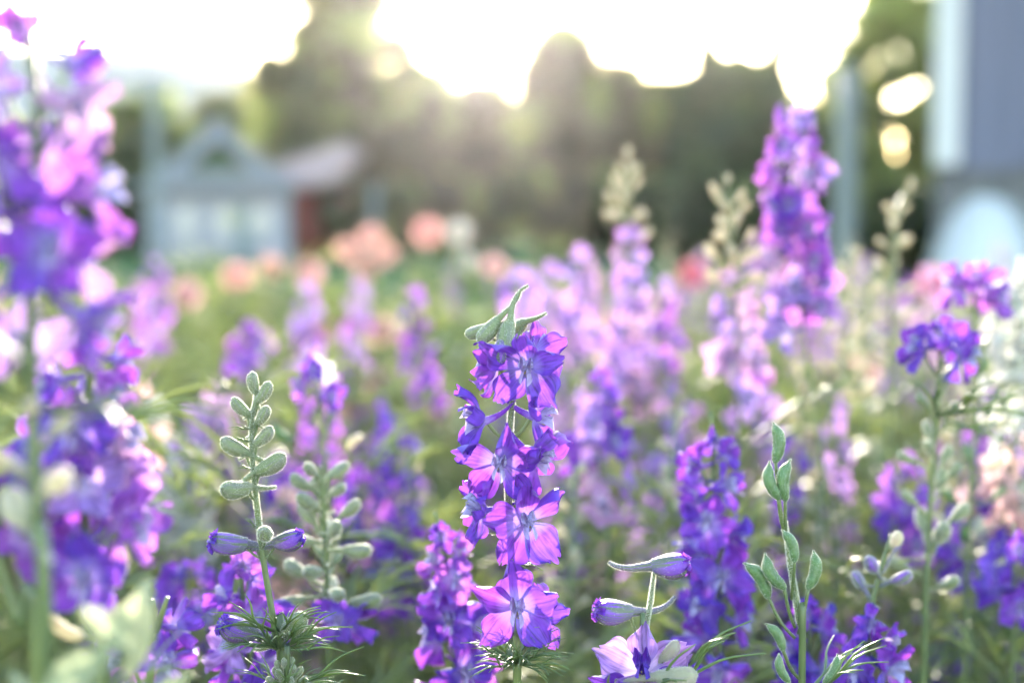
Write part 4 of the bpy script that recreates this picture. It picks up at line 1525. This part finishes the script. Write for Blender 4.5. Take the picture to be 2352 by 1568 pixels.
for k in range(70):
    y = 0.82 + 0.85 * random.random()
    px = random.uniform(290, 2330)
    x = (px - 1176) / S / 50 * y * math.cos(PITCH)
    h = CAM.z - (random.uniform(860, 1130) - 532) / S / 50 * y
    pal = ['pink_lilac', 'magenta_violet', 'violet', 'lilac', 'pink_lilac', 'rose'] if px < 1100 else ['violet', 'lilac', 'magenta_violet', 'pink_lilac']
    far_plant(x, y, h, random.choice(pal), random.random() < (0.25 if px < 1500 else 0.6), '', slim=True)


# ------------------------------------------------------------------ uncountable green growth between the stems
def undergrowth(name, label, count, y0, y1, hmean, hsd, seed, mat, leaf_scale, per=26):
    g = np.random.default_rng(seed)
    lib = []
    for t in LEAF_LO:
        tri = []
        for q in t.f:
            tri.append((q[0], q[1], q[2]))
            if len(q) == 4:
                tri.append((q[0], q[2], q[3]))
        lib.append((t.v, np.array(tri)))
    VV, FF, o = [], [], 0
    for _ in range(count):
        y = y0 + (y1 - y0) * g.random() ** 1.2
        x = g.uniform(-1, 1) * (y * 0.40 + 0.10)
        h = max(0.2, g.normal(hmean, hsd))
        for k in range(per):
            v, f = lib[g.integers(0, 4)]
            a = g.uniform(0, 6.28)
            dr = yaw_dir(a, R(g.uniform(-5, 60)))
            z = h * (1 - 0.62 * g.random())
            rr = 0.05 * g.random()
            M = np.array(Matrix.Translation((x + dr.x * rr, y + dr.y * rr, z)) @ along(dr) @ Matrix.Rotation(R(-90), 4, 'Z') @ Matrix.Scale(leaf_scale * g.uniform(0.8, 1.5), 4))
            VV.append(v @ M[:3, :3].T + M[:3, 3])
            FF.append(f + o)
            o += len(v)
    V_, F_ = np.concatenate(VV), np.concatenate(FF)
    me = bpy.data.meshes.new(name)
    me.vertices.add(len(V_))
    me.vertices.foreach_set('co', V_.ravel())
    me.loops.add(len(F_) * 3)
    me.loops.foreach_set('vertex_index', F_.ravel().astype(np.int32))
    me.polygons.add(len(F_))
    me.polygons.foreach_set('loop_start', np.arange(0, len(F_) * 3, 3, dtype=np.int32))
    me.polygons.foreach_set('loop_total', np.full(len(F_), 3, dtype=np.int32))
    me.update(calc_edges=True)
    me.materials.append(MATS[mat])
    tag(put(name, me), label, None, None, 'stuff')


undergrowth('undergrowth', 'feathery green larkspur leaves filling the bed between the stems', 620, 0.66, 2.3, 0.775, 0.05, 31, 'undergrowth_leaf', 1.25, per=17)
undergrowth('meadow_foliage', 'yellow-green low growth at the back of the flower bed', 300, 1.8, 5.5, 0.77, 0.05, 32, 'undergrowth_leaf', 2.0, per=18)

# ------------------------------------------------------------------ the air towards the sun
hz = put('haze', mesh('haze', box(-300, 300, -70, 420, -1.5, 40.0), [], False))
m = bpy.data.materials.new('haze')
m.use_nodes = True
nt = m.node_tree
nt.nodes.clear()
out = nt.nodes.new('ShaderNodeOutputMaterial')
pv = nt.nodes.new('ShaderNodeVolumePrincipled')
pv.inputs['Color'].default_value = (0.97, 0.97, 0.98, 1)
pv.inputs['Density'].default_value = 0.00010
pv.inputs['Anisotropy'].default_value = 0.86
nt.links.new(pv.outputs[0], out.inputs['Volume'])
hz.data.materials.append(m)
tag(hz, 'pale evening haze in the air', None, None, 'stuff')
